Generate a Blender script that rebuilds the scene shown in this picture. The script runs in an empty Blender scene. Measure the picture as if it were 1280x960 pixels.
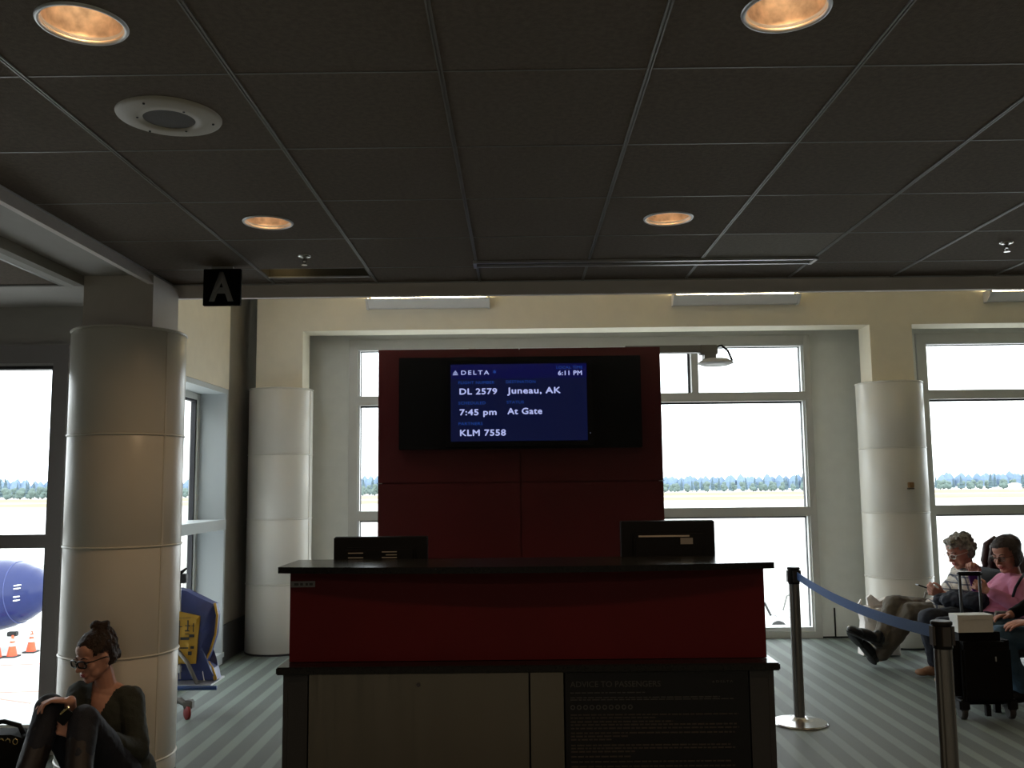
import bpy, bmesh, math, random
from mathutils import Vector, Matrix, noise
random.seed(7)
C = bpy.context.scene.collection
SC = bpy.context.scene
V = Vector
PI = math.pi

# ------------------------------------------------------------------ camera
cd = bpy.data.cameras.new('camera'); cam = bpy.data.objects.new('camera', cd); C.objects.link(cam)
cd.sensor_width = 36; cd.lens = 1156 / 1280 * 36; cd.clip_end = 5000; cd.clip_start = 0.05
rt = V((0.99992339, 0.00615842, -0.01073745)); up = V((0.01133609, -0.10723147, 0.99416945)); fw = V((-0.00497112, 0.99421501, 0.10729307))
m = Matrix((rt, up, -fw)).transposed().to_4x4(); m.translation = (0, 0, 1.55)
cam.matrix_world = m
SC.camera = cam
# ------------------------------------------------------------------ world, portals, exposure
w = bpy.data.worlds.new('overcast_sky'); SC.world = w; w.use_nodes = True
wn = w.node_tree.nodes; wl = w.node_tree.links
bg = wn['Background']; bg.inputs['Strength'].default_value = 3.2
tc = wn.new('ShaderNodeTexCoord'); nz = wn.new('ShaderNodeTexNoise'); nz.inputs['Scale'].default_value = 2.2; nz.inputs['Detail'].default_value = 3
rp = wn.new('ShaderNodeValToRGB'); rp.color_ramp.elements[0].color = (.86, .91, 1, 1); rp.color_ramp.elements[1].color = (1, 1, 1, 1)
wl.new(tc.outputs['Generated'], nz.inputs['Vector']); wl.new(nz.outputs[0], rp.inputs[0]); wl.new(rp.outputs[0], bg.inputs['Color'])

def area(name, loc, rot, sx, sy, energy, color=(1, 1, 1), portal=False):
    l = bpy.data.lights.new(name, 'AREA'); l.shape = 'RECTANGLE'; l.size = sx; l.size_y = sy; l.energy = energy; l.color = color
    o = bpy.data.objects.new(name, l); C.objects.link(o); o.location = loc; o.rotation_euler = rot
    if portal: l.cycles.is_portal = True
    return o
area('window_portal', (0.65, 9.62, 1.5), (-PI/2, 0, 0), 4.8, 3.1, 1, portal=True)
area('window_portal', (6.45, 9.62, 1.5), (-PI/2, 0, 0), 4.8, 3.1, 1, portal=True)
area('window_portal', (-5.3, 5.95, 1.3), (-PI/2, 0, 0), 5.2, 2.4, 1, portal=True)
area('window_portal', (-2.98, 7.15, 1.3), (PI/2, 0, -PI/2), 2.5, 2.5, 1, portal=True)
SC.view_settings.view_transform = 'Standard'; SC.view_settings.look = 'None'
SC.view_settings.gamma = 1; SC.view_settings.use_curve_mapping = False
SC.view_settings.exposure = 0.65

# ------------------------------------------------------------------ materials
MATS = {}
def mat(name, col, rough=.6, metal=0, var=.0, vscale=8, bump=0, bscale=60, emit=None, es=0, col2=None, spec=None, coat=0, aniso=None):
    if name in MATS: return MATS[name]
    mt = bpy.data.materials.new(name); mt.use_nodes = True; nt = mt.node_tree; b = nt.nodes['Principled BSDF']
    b.inputs['Base Color'].default_value = (*col, 1); b.inputs['Roughness'].default_value = rough; b.inputs['Metallic'].default_value = metal
    if spec is not None: b.inputs['Specular IOR Level'].default_value = spec
    if coat: b.inputs['Coat Weight'].default_value = coat; b.inputs['Coat Roughness'].default_value = .08
    if emit: b.inputs['Emission Color'].default_value = (*emit, 1); b.inputs['Emission Strength'].default_value = es
    t = nt.nodes.new('ShaderNodeTexCoord')
    if var or col2:
        n = nt.nodes.new('ShaderNodeTexNoise'); n.inputs['Scale'].default_value = vscale; n.inputs['Detail'].default_value = 5
        r = nt.nodes.new('ShaderNodeValToRGB'); c2 = col2 or tuple(c * (1 - var) for c in col)
        r.color_ramp.elements[0].position = .35; r.color_ramp.elements[1].position = .68
        r.color_ramp.elements[0].color = (*c2, 1); r.color_ramp.elements[1].color = (*col, 1)
        nt.links.new(t.outputs['Object'], n.inputs['Vector']); nt.links.new(n.outputs[0], r.inputs[0]); nt.links.new(r.outputs[0], b.inputs['Base Color'])
    if bump:
        n = nt.nodes.new('ShaderNodeTexNoise'); n.inputs['Scale'].default_value = bscale; n.inputs['Detail'].default_value = 4
        bp = nt.nodes.new('ShaderNodeBump'); bp.inputs['Strength'].default_value = bump; bp.inputs['Distance'].default_value = .01
        nt.links.new(t.outputs['Object'], n.inputs['Vector']); nt.links.new(n.outputs[0], bp.inputs['Height']); nt.links.new(bp.outputs[0], b.inputs['Normal'])
    MATS[name] = mt; return mt
def M(n): return MATS[n]
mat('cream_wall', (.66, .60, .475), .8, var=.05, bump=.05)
mat('beam_paint', (.82, .76, .62), .8, var=.04, bump=.05)
mat('pier_paint', (.62, .57, .53), .8, var=.05)
mat('jamb_paint', (.40, .43, .435), .5)
mat('grey_wall', (.80, .82, .78), .7, var=.05)
mat('dark_wall', (.26, .25, .23), .8, var=.08)
mat('shade_wall', (.27, .25, .215), .8, var=.08)  # cream wall darkened, shade of the far corner put into its colour
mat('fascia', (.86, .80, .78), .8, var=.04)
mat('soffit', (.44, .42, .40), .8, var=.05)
mat('baseboard', (.035, .035, .035), .5)
mat('frame', (.60, .60, .565), .4, .1, var=.04)
mat('frame_dark', (.34, .32, .33), .4, .2)
mat('frame_white', (.78, .80, .80), .45)
mat('gasket', (.03, .03, .035), .5)
mat('column_paint', (.72, .69, .62), .32, var=.03, vscale=3, spec=.4)
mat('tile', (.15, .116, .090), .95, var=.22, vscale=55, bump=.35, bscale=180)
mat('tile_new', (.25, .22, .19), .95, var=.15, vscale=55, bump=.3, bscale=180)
mat('grid', (.22, .21, .20), .45, .3)
mat('alu', (.62, .62, .63), .45, .8)
mat('steel', (.62, .61, .60), .22, 1, bump=.02)
def brushed():
    mt = mat('brushed', (.17, .150, .125), .26, 1); nt = mt.node_tree; b = nt.nodes['Principled BSDF']; t = nt.nodes.new('ShaderNodeTexCoord')
    mp = nt.nodes.new('ShaderNodeMapping'); mp.inputs['Scale'].default_value = (5.5, 1, .35); n = nt.nodes.new('ShaderNodeTexNoise'); n.inputs['Scale'].default_value = 1.3; n.inputs['Detail'].default_value = 3
    bp = nt.nodes.new('ShaderNodeBump'); bp.inputs['Strength'].default_value = .5; bp.inputs['Distance'].default_value = .06
    L = nt.links; L.new(t.outputs['Object'], mp.inputs[0]); L.new(mp.outputs[0], n.inputs['Vector']); L.new(n.outputs[0], bp.inputs['Height']); L.new(bp.outputs[0], b.inputs['Normal'])
brushed()
mat('black', (.006, .006, .007), .45, spec=.2)
mat('black_gloss', (.003, .003, .004), .3, spec=.3)
mat('black_matte', (.0035, .0035, .004), .8, spec=.15)
mat('granite', (.005, .005, .005), .2, col2=(.011, .010, .009), vscale=120, spec=.22)
mat('red', (.10, .0055, .0075), .42, var=.12, vscale=3)
mat('red_counter', (.095, .003, .005), .5, spec=.2, var=.12, vscale=3)
mat('stile', (.016, .015, .015), .45)
mat('white', (.80, .80, .78), .5)
mat('white_box', (.62, .61, .57), .6, var=.05)
mat('plastic_bag', (.80, .74, .70), .45, var=.15, vscale=14, bump=.5, bscale=20)
mat('speaker_metal', (.50, .46, .41), .5)
mat('speaker_grille', (.10, .09, .085), .7, bump=.6, bscale=300)
mat('can', (.72, .54, .38), .38, .85, var=.55, vscale=22, emit=(1, .62, .36), es=.06)  # lamplight in the reflector put in as faint emission and mottled colour
mat('bulb', (1, .9, .7), .3, emit=(1, .80, .55), es=7)
mat('uplight_lamp', (1, .9, .7), .3, emit=(1, .83, .48), es=22)
mat('slot_lamp', (1, .8, .4), .4, emit=(1, .74, .34), es=2.5)
mat('fixture', (.66, .64, .62), .5)
mat('belt', (.045, .12, .34), .75, bump=.2, bscale=300)
mat('post', (.21, .205, .20), .32, .9)
mat('groove', (.03, .028, .027), .5)
mat('navy', (.05, .07, .24), .4, var=.3, vscale=9, bump=.4, bscale=14)
mat('yellow', (.62, .36, .035), .5, var=.15, vscale=6)
mat('blue_paint', (.03, .075, .24), .4)
mat('red_rubber', (.22, .02, .02), .5)
mat('print', (.03, .03, .03), .6)
mat('wood_box', (.36, .19, .07), .5, var=.3, vscale=40)
mat('panel_text', (.035, .035, .032), .6)
mat('brown_text', (.028, .02, .012), .6)
mat('concrete', (.50, .49, .47), .9, var=.10, vscale=.04)
mat('grass', (.33, .26, .14), .95, var=.3, vscale=.02)
mat('white_paint', (.8, .8, .8), .5)
mat('red_line', (.62, .18, .15), .7)
mat('mark', (.16, .16, .15), .8)
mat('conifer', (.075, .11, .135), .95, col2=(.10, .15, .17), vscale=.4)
mat('leafy', (.11, .155, .15), .95, col2=(.14, .19, .17), vscale=.4)
mat('trunk', (.10, .08, .06), .9)
mat('hazed_forest', (.14, .20, .29), .95, col2=(.17, .24, .33), vscale=.05)  # distance haze mixed into the forest's blue-grey colour
mat('cowling', (.012, .022, .11), .25, spec=.4, var=.1, vscale=.6)
mat('orange', (.85, .09, .03), .55)
mat('tyre', (.025, .025, .025), .8)
mat('skin_w', (.50, .25, .175), .5, var=.08, vscale=25)
mat('skin_m', (.46, .20, .135), .5, var=.1, vscale=25)
mat('lip', (.32, .07, .07), .45)
mat('eye_white', (.7, .68, .65), .2)
mat('iris', (.05, .03, .02), .2)
mat('hair_dark', (.018, .010, .007), .6, spec=.25, col2=(.038, .022, .015), vscale=30, bump=1, bscale=70)
mat('hair_grey', (.33, .30, .25), .6, col2=(.10, .085, .065), vscale=30, bump=1, bscale=60)
mat('hair_brown', (.024, .016, .014), .6, spec=.2, col2=(.07, .05, .042), vscale=14, bump=.8, bscale=50)
mat('cardigan', (.032, .036, .026), .85, var=.3, vscale=14, bump=.4, bscale=220)
mat('dark_jeans', (.009, .011, .021), .8, var=.3, vscale=6, bump=.3, bscale=200)
mat('boots', (.012, .008, .008), .55)
mat('khaki', (.13, .11, .085), .85, var=.3, vscale=7, bump=.3, bscale=120)
mat('navy_pants', (.013, .016, .028), .85, var=.2, vscale=8)
mat('pink', (.58, .20, .33), .8, var=.12, vscale=9, bump=.3, bscale=90)
mat('jeans', (.045, .10, .16), .8, var=.35, vscale=9, bump=.3, bscale=160)
mat('shoe', (.008, .008, .008), .35)
mat('tan', (.30, .16, .09), .6)
mat('seat_vinyl', (.02, .022, .028), .45)
mat('maroon', (.055, .022, .020), .5)
mat('purple', (.10, .02, .20), .35)
mat('gold', (.80, .62, .28), .25, .9)
mat('lens_rim', (.75, .72, .65), .3, .9)

def glass_mat(name, tint, gl):
    mt = bpy.data.materials.new(name); mt.use_nodes = True; nt = mt.node_tree; nt.nodes.remove(nt.nodes['Principled BSDF'])
    o = nt.nodes['Material Output']; t = nt.nodes.new('ShaderNodeBsdfTransparent'); g = nt.nodes.new('ShaderNodeBsdfGlossy'); mx = nt.nodes.new('ShaderNodeMixShader')
    t.inputs[0].default_value = (*tint, 1); g.inputs['Roughness'].default_value = .02; mx.inputs[0].default_value = gl
    nt.links.new(t.outputs[0], mx.inputs[1]); nt.links.new(g.outputs[0], mx.inputs[2]); nt.links.new(mx.outputs[0], o.inputs[0]); MATS[name] = mt
glass_mat('glass', (.93, .96, .95), .04)
glass_mat('spectacle_glass', (.84, .83, .83), .06)

def emis(name, col, s):
    mt = bpy.data.materials.new(name); mt.use_nodes = True; b = mt.node_tree.nodes['Principled BSDF']
    b.inputs['Base Color'].default_value = (.01, .01, .02, 1); b.inputs['Emission Color'].default_value = (*col, 1); b.inputs['Emission Strength'].default_value = s; b.inputs['Roughness'].default_value = .4
    MATS[name] = mt
emis('screen_blue', (.0009, .0025, .020), .8)
emis('screen_band', (.0005, .0008, .034), .8)
emis('screen_white', (.30, .33, .58), .85)
emis('screen_label', (.008, .03, .15), 1.0)
emis('screen_widget', (.17, .19, .35), 1.0)

def carpet():
    mt = bpy.data.materials.new('carpet'); mt.use_nodes = True; nt = mt.node_tree; b = nt.nodes['Principled BSDF']; L = nt.links
    b.inputs['Roughness'].default_value = .62; b.inputs['Specular IOR Level'].default_value = .4
    t = nt.nodes.new('ShaderNodeTexCoord'); s = nt.nodes.new('ShaderNodeSeparateXYZ'); L.new(t.outputs['Object'], s.inputs[0])
    n0 = nt.nodes.new('ShaderNodeTexNoise'); n0.inputs['Scale'].default_value = 90; L.new(t.outputs['Object'], n0.inputs['Vector'])
    a = nt.nodes.new('ShaderNodeMath'); a.operation = 'MULTIPLY_ADD'; a.inputs[1].default_value = .012; L.new(n0.outputs[0], a.inputs[0]); L.new(s.outputs[0], a.inputs[2])
    m1 = nt.nodes.new('ShaderNodeMath'); m1.operation = 'MULTIPLY_ADD'; P = .1655; m1.inputs[1].default_value = 1 / P; m1.inputs[2].default_value = -1.574 / P + .5 + 40
    L.new(a.outputs[0], m1.inputs[0])
    f = nt.nodes.new('ShaderNodeMath'); f.operation = 'FRACT'; L.new(m1.outputs[0], f.inputs[0])
    r = nt.nodes.new('ShaderNodeValToRGB'); cr = r.color_ramp
    dk, lt = (.125, .142, .130, 1), (.215, .262, .228, 1)
    cr.elements[0].position = 0; cr.elements[0].color = dk; cr.elements[1].position = 1; cr.elements[1].color = dk
    for p, c in ((.27, dk), (.33, lt), (.67, lt), (.73, dk)):
        e = cr.elements.new(p); e.color = c
    L.new(f.outputs[0], r.inputs[0])
    n = nt.nodes.new('ShaderNodeTexNoise'); n.inputs['Scale'].default_value = 260; L.new(t.outputs['Object'], n.inputs['Vector'])
    mx = nt.nodes.new('ShaderNodeMix'); mx.data_type = 'RGBA'; mx.blend_type = 'MULTIPLY'; mx.inputs[0].default_value = .5
    L.new(r.outputs[0], mx.inputs[6]); L.new(n.outputs[0], mx.inputs[7]); L.new(mx.outputs[2], b.inputs['Base Color'])
    bp = nt.nodes.new('ShaderNodeBump'); bp.inputs['Strength'].default_value = .4; bp.inputs['Distance'].default_value = .004; L.new(n.outputs[0], bp.inputs['Height']); L.new(bp.outputs[0], b.inputs['Normal'])
    MATS['carpet'] = mt
carpet()
def plaid():
    mt = bpy.data.materials.new('plaid'); mt.use_nodes = True; nt = mt.node_tree; b = nt.nodes['Principled BSDF']; L = nt.links
    b.inputs['Roughness'].default_value = .85
    t = nt.nodes.new('ShaderNodeTexCoord'); s = nt.nodes.new('ShaderNodeSeparateXYZ'); L.new(t.outputs['Object'], s.inputs[0])
    outs = []
    for k, (sock, per) in enumerate(((0, .055), (2, .055), (1, .055))):
        m1 = nt.nodes.new('ShaderNodeMath'); m1.operation = 'MULTIPLY'; m1.inputs[1].default_value = 1 / per; L.new(s.outputs[sock], m1.inputs[0])
        f = nt.nodes.new('ShaderNodeMath'); f.operation = 'FRACT'; L.new(m1.outputs[0], f.inputs[0])
        r = nt.nodes.new('ShaderNodeValToRGB'); cr = r.color_ramp; cr.interpolation = 'CONSTANT'
        a, c = (.95, .93, .90, 1), (.22, .24, .32, 1)
        cr.elements[0].position = 0; cr.elements[0].color = a; cr.elements[1].position = .5; cr.elements[1].color = c
        e = cr.elements.new(.72); e.color = a
        e = cr.elements.new(.86); e.color = (.35, .36, .40, 1)
        e = cr.elements.new(.90); e.color = a
        L.new(f.outputs[0], r.inputs[0]); outs.append(r)
    mx = nt.nodes.new('ShaderNodeMix'); mx.data_type = 'RGBA'; mx.blend_type = 'MULTIPLY'; mx.inputs[0].default_value = 1
    L.new(outs[0].outputs[0], mx.inputs[6]); L.new(outs[1].outputs[0], mx.inputs[7])
    m2 = nt.nodes.new('ShaderNodeMix'); m2.data_type = 'RGBA'; m2.blend_type = 'MULTIPLY'; m2.inputs[0].default_value = 1
    L.new(mx.outputs[2], m2.inputs[6]); m2.inputs[7].default_value = (.62, .60, .57, 1); L.new(m2.outputs[2], b.inputs['Base Color'])
    MATS['plaid'] = mt
plaid()

# ------------------------------------------------------------------ helpers
def BM(): return bmesh.new()
def box(bm, x0, x1, y0, y1, z0, z1, rot=None, bev=0):
    g = bmesh.ops.create_cube(bm, size=1)['verts']; c = V(((x0+x1)/2, (y0+y1)/2, (z0+z1)/2))
    if bev:
        es = list({e for v in g for e in v.link_edges})
        for v in g: v.co = V((v.co.x*(x1-x0), v.co.y*(y1-y0), v.co.z*(z1-z0)))
        r = bmesh.ops.bevel(bm, geom=es, offset=bev, segments=2, affect='EDGES', clamp_overlap=True)
        g = list({v for f in r['faces'] for v in f.verts} | {v for v in g if v.is_valid})
    else:
        for v in g: v.co = V((v.co.x*(x1-x0), v.co.y*(y1-y0), v.co.z*(z1-z0)))
    for v in g:
        if rot is not None: v.co = rot @ v.co
        v.co += c
    return bm
def frame_of(d):
    d = d.normalized(); a = V((0, 0, 1)) if abs(d.z) < .9 else V((1, 0, 0)); x = a.cross(d).normalized(); y = d.cross(x); return x, y
def tube(bm, pts, rad, n=10, cap=True):
    """tapered tube through points"""
    pts = [V(p) for p in pts]; rr = rad if isinstance(rad, (list, tuple)) else [rad]*len(pts); rings = []
    d0 = (pts[1]-pts[0]).normalized(); x, y = frame_of(d0)
    for i, p in enumerate(pts):
        d = (pts[min(i+1, len(pts)-1)]-pts[max(i-1, 0)]).normalized()
        x = (x - d*x.dot(d)).normalized(); y = d.cross(x)
        rings.append([bm.verts.new(p+(x*math.cos(2*PI*k/n)+y*math.sin(2*PI*k/n))*rr[i]) for k in range(n)])
    for a, b in zip(rings, rings[1:]):
        for k in range(n): bm.faces.new((a[k], a[(k+1) % n], b[(k+1) % n], b[k]))
    if cap: bm.faces.new(rings[0][::-1]); bm.faces.new(rings[-1])
    return bm
def lathe(bm, c, prof, n=32, axis=V((0, 0, 1)), cap0=False, cap1=False, closed=False):
    """prof: list of (r, h) along axis"""
    c = V(c); axis = V(axis).normalized()
    if abs(axis.z) > .999: x, y = V((1, 0, 0)), V((0, 1, 0))*(1 if axis.z > 0 else -1)
    else: x, y = frame_of(axis)
    rings = []
    for r, h in prof: rings.append([bm.verts.new(c+axis*h+(x*math.cos(2*PI*k/n)+y*math.sin(2*PI*k/n))*max(r, 1e-5)) for k in range(n)])
    pr = list(zip(rings, rings[1:])) + ([(rings[-1], rings[0])] if closed else [])
    for a, b in pr:
        for k in range(n): bm.faces.new((a[k], a[(k+1) % n], b[(k+1) % n], b[k]))
    if cap0: bm.faces.new(rings[0][::-1])
    if cap1: bm.faces.new(rings[-1])
    return bm
def ell(bm, c, r, mtx=None, sub=3):
    g = bmesh.ops.create_icosphere(bm, subdivisions=sub, radius=1)['verts']; c = V(c)
    r = (r, r, r) if isinstance(r, (int, float)) else r
    for v in g:
        v.co = V((v.co.x*r[0], v.co.y*r[1], v.co.z*r[2]))
        if mtx is not None: v.co = mtx @ v.co
        v.co += c
    return bm
def cap(bm, p0, p1, r0, r1=None, sub=2):
    r1 = r0 if r1 is None else r1; p0, p1 = V(p0), V(p1)
    ell(bm, p0, r0, sub=sub); ell(bm, p1, r1, sub=sub)
    if (p1-p0).length > 1e-4: tube(bm, [p0, p1], [r0, r1], 14)
    return bm
def prism(bm, pts, y0, y1, axis='y'):
    """polygon pts in the two other axes, extruded along axis"""
    def mk(a, b, t): return {'y': (a, t, b), 'x': (t, a, b), 'z': (a, b, t)}[axis]
    A = [bm.verts.new(mk(a, b, y0)) for a, b in pts]; B = [bm.verts.new(mk(a, b, y1)) for a, b in pts]; n = len(pts)
    bm.faces.new(A); bm.faces.new(B[::-1])
    for i in range(n): bm.faces.new((A[i], B[i], B[(i+1) % n], A[(i+1) % n]))
    return bm
W = {}
def tag(o, label=None, cat=None, group=None, kind=None):
    if label: o['label'] = label
    if cat: o['category'] = cat
    if group: o['group'] = group
    if kind: o['kind'] = kind
    return o
def empty(name, loc, label=None, cat=None, group=None, kind=None):
    o = bpy.data.objects.new(name, None); C.objects.link(o); o.location = loc; o.empty_display_size = .1; W[o.name] = V(loc)
    return tag(o, label, cat, group, kind)
def obj(name, bm, mt, parent=None, smooth=False, label=None, cat=None, group=None, kind=None, recalc=True, keep=False):
    me = bm if isinstance(bm, bpy.types.Mesh) else None
    if me is None:
        if recalc: bmesh.ops.recalc_face_normals(bm, faces=bm.faces)
        me = bpy.data.meshes.new(name); bm.to_mesh(me); bm.free()
    o = bpy.data.objects.new(name, me); C.objects.link(o)
    if mt: me.materials.clear(); me.materials.append(M(mt) if isinstance(mt, str) else mt)
    if parent:
        base = W[parent.name]; off = base; o.parent = parent; W[o.name] = base
        me.transform(Matrix.Translation(-off))
    else:
        if keep: base = V((0, 0, 0))
        else:
            xs = [v.co for v in me.vertices]; base = V((sum(v.x for v in xs)/len(xs), sum(v.y for v in xs)/len(xs), min(v.z for v in xs)))
        me.transform(Matrix.Translation(-base)); o.location = base; W[o.name] = base
    if smooth:
        for p in me.polygons: p.use_smooth = True
        if smooth == 'auto':
            try: me.set_sharp_from_angle(angle=math.radians(35))
            except Exception: pass
    return tag(o, label, cat, group, kind)
def B(name, x0, x1, y0, y1, z0, z1, mt, parent=None, bev=0, **k):
    return obj(name, box(BM(), x0, x1, y0, y1, z0, z1, bev=bev), mt, parent, **k)
def copy_tree(o, parent=None, loc=None):
    c = o.copy(); C.objects.link(c)
    if parent: c.parent = parent
    if loc is not None: c.location = loc
    for ch in o.children: copy_tree(ch, c)
    return c
def remesh(bm, vox, smooth_it=4, fac=.5, wr=0, wscale=14, cut=None, solid=0):
    bmesh.ops.recalc_face_normals(bm, faces=bm.faces)
    me = bpy.data.meshes.new('tmp'); bm.to_mesh(me); bm.free()
    o = bpy.data.objects.new('tmp', me); C.objects.link(o)
    r = o.modifiers.new('r', 'REMESH'); r.mode = 'VOXEL'; r.voxel_size = vox
    if smooth_it: s = o.modifiers.new('s', 'SMOOTH'); s.factor = fac; s.iterations = smooth_it
    dg = bpy.context.evaluated_depsgraph_get(); dg.update()
    out = bpy.data.meshes.new_from_object(o.evaluated_get(dg)); bpy.data.objects.remove(o); bpy.data.meshes.remove(me)
    if wr:
        nr = [V(q.vector) for q in out.vertex_normals]
        for v, nv in zip(out.vertices, nr):
            n = noise.noise(V((v.co.x*wscale, v.co.y*wscale, v.co.z*wscale*.6)))+.5*noise.noise(v.co*wscale*2.3)
            v.co += nv*n*wr
    if cut:
        b = bmesh.new(); b.from_mesh(out)
        bmesh.ops.delete(b, geom=[f for f in b.faces if cut(f.calc_center_median(), f.normal)], context='FACES')
        b.to_mesh(out); b.free()
    return out
FONT_CAP = None
def text(body, x, z, width, caph, y, mt, parent, name='lettering', bold=.0, extrude=.001, plane='xz', label=None, spacing=1, off=0):
    global FONT_CAP
    def mk(s, b, sp=1):
        cu = bpy.data.curves.new('t', 'FONT'); cu.body = s; cu.size = 1; cu.offset = b; cu.extrude = 0; cu.space_character = sp; cu.resolution_u = 3
        o = bpy.data.objects.new('t', cu); C.objects.link(o); dg = bpy.context.evaluated_depsgraph_get(); dg.update()
        me = bpy.data.meshes.new_from_object(o.evaluated_get(dg)); bpy.data.objects.remove(o); bpy.data.curves.remove(cu); return me
    if FONT_CAP is None:
        h = mk('H', 0); FONT_CAP = max(v.co.y for v in h.vertices)
    me = mk(body, off, spacing); x0 = min(v.co.x for v in me.vertices); x1 = max(v.co.x for v in me.vertices)
    sx = width/(x1-x0); sz = caph/FONT_CAP
    bm = bmesh.new(); bm.from_mesh(me); bpy.data.meshes.remove(me)
    if bold:      # heavier strokes: the same outlines laid again a little to either side and above
        src = list(bm.faces); vs = list(bm.verts)
        for dx, dy in ((bold, 0), (bold*.5, bold*.6), (bold*.5, -bold*.6)):
            g = bmesh.ops.duplicate(bm, geom=src)['geom']
            for q in g:
                if isinstance(q, bmesh.types.BMVert): q.co += V((dx, dy, 0))
    for v in bm.verts:
        a, b = (v.co.x-x0)*sx, v.co.y*sz
        v.co = V((x+a, y, z+b)) if plane == 'xz' else V((x+a, z+b, y))
    ext = bmesh.ops.extrude_face_region(bm, geom=list(bm.faces))
    d = V((0, -extrude, 0)) if plane == 'xz' else V((0, 0, extrude))
    for g in ext['geom']:
        if isinstance(g, bmesh.types.BMVert): g.co += d
    return obj(name, bm, mt, parent, label=label)

# ================================================================== SETTING
bm_ = box(box(BM(), -9, 12, -5, 5.60, -.12, 0), -2.95, 12, 5.60, 9.40, -.12, 0); fl = obj('floor', bm_, 'carpet', kind='structure', keep=True)
B('trim_1', -2.95, 12, 9.601, 9.62, -.3, .0, 'grey_wall', kind='structure')
# enclosing shell the photograph never shows directly
B('wall_back', -9, 12, -5.2, -5.0, 0, 4, 'dark_wall', kind='structure')
B('wall_right', 12, 12.2, -5.2, 9.7, 0, 4, 'grey_wall', kind='structure')
B('wall_left', -9.2, -9, -5.2, 5.8, 0, 4, 'dark_wall', kind='structure')

# ---- suspended ceiling: runners, tees and individual tiles
CZ = 2.75; T = .6096; GX0 = -1.431; GY0 = 2.585
ceil = empty('ceiling', (0, 0, CZ), kind='structure')
bmc = BM(); box(bmc, -9.2, 12.2, -5.2, 5.55, 3.02, 3.1); obj('ceiling_slab', bmc, 'soffit', ceil)
bmc = BM(); box(bmc, 6.5, 12.2, -5.2, 5.41, CZ-.002, CZ+.02); box(bmc, -2.045, 6.5, -5.2, .12, CZ-.002, CZ+.02); obj('ceiling_board', bmc, 'tile', ceil)
xs = [GX0+k*T for k in range(-1, 14)]; ys = [GY0+k*T for k in range(-4, 5)]+[5.41]
lights = [(-1.118, 2.282), (.703, 2.262), (-1.128, 4.117), (.703, 4.131), (2.53, 2.262), (2.53, 4.131)]
speaker_xy = (-1.12, 2.892)
def tile_bm(x0, x1, y0, y1, hole=None):
    bm = BM(); g = .004; x0 += g; x1 -= g; y0 += g; y1 -= g; z0, z1 = CZ, CZ+.016
    if hole is None: return box(bm, x0, x1, y0, y1, z0, z1)
    hx, hy, r = hole; n = 40; rings = []
    for z in (z0, z1):
        inn, out = [], []
        for k in range(n):
            a = 2*PI*(k+.5)/n; c, s = math.cos(a), math.sin(a)
            for qx, qy in ((x0, y0), (x0, y1), (x1, y0), (x1, y1)):   # snap the nearest ray to each corner
                ac = math.atan2(qy-hy, qx-hx) % (2*PI)
                if abs((a-ac+PI) % (2*PI)-PI) <= PI/n: a = ac; c, s = math.cos(a), math.sin(a)
            t = min(((x1-hx)/c if c > 0 else (x0-hx)/c) if abs(c) > 1e-9 else 9, ((y1-hy)/s if s > 0 else (y0-hy)/s) if abs(s) > 1e-9 else 9)
            inn.append(bm.verts.new((hx+r*c, hy+r*s, z))); out.append(bm.verts.new((hx+t*c, hy+t*s, z)))
        rings.append((inn, out))
    for k in range(n):
        j = (k+1) % n
        for inn, out in rings: bm.faces.new((inn[k], inn[j], out[j], out[k]))
        bm.faces.new((rings[0][0][k], rings[0][0][j], rings[1][0][j], rings[1][0][k])); bm.faces.new((rings[0][1][k], rings[0][1][j], rings[1][1][j], rings[1][1][k]))
    return bm
shared = {}
for i in range(len(xs)-1):
    for j in range(len(ys)-1):
        x0, x1, y0, y1 = xs[i], xs[i+1], ys[j], ys[j+1]
        hole = None
        for lx, ly in lights:
            if x0 < lx < x1 and y0 < ly < y1: hole = (lx, ly, .105)
        mt = 'tile_new' if abs((x0+x1)/2-(GX0+4.5*T)) < .1 and abs(y0-(GY0+3*T)) < .1 else 'tile'
        if j == len(ys)-2 and i == 1:   # last row: opening for the recessed wall-washer slot
            obj('ceiling_tile', tile_bm(x0, x1, 5.235, y1), 'tile', ceil); continue
        if j == len(ys)-3 and abs(mt == 'tile_new'): pass
        if hole is None and mt == 'tile' and j < len(ys)-2:
            if 'm' not in shared:
                o = obj('ceiling_tile', tile_bm(x0, x1, y0, y1), mt, ceil); shared['m'] = (o, x0, y0)
            else:
                so, sx, sy = shared['m']; o = so.copy(); C.objects.link(o); o.location = (x0-sx, y0-sy, 0)
        else: obj('ceiling_tile', tile_bm(x0, x1, y0, y1, hole), mt, ceil)
def tee(x0, x1, y0, y1):
    bm = BM(); box(bm, x0, x1, y0, y1, CZ-.0015, CZ+.002)
    return bm
for k, x in enumerate(xs[1:]):
    bm = BM(); box(bm, x-.0075, x-.0025, .12, 5.41, CZ-.005, CZ+.001); box(bm, x+.0025, x+.0075, .12, 5.41, CZ-.005, CZ+.001); box(bm, x-.0025, x+.0025, .12, 5.41, CZ-.001, CZ+.001)
    obj('ceiling_runner', bm, 'grid', ceil)
for y in ys[:-1]:
    obj('ceiling_tee', tee(xs[0], xs[-1], y-.003, y+.003), 'tile' if y < 0 else 'grid', ceil)
obj('edge_angle', box(box(BM(), -2.045, 12, 5.395, 5.41, CZ-.006, CZ), -2.045, -2.035, .12, 5.41, CZ-.006, CZ), 'alu', ceil)
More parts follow.
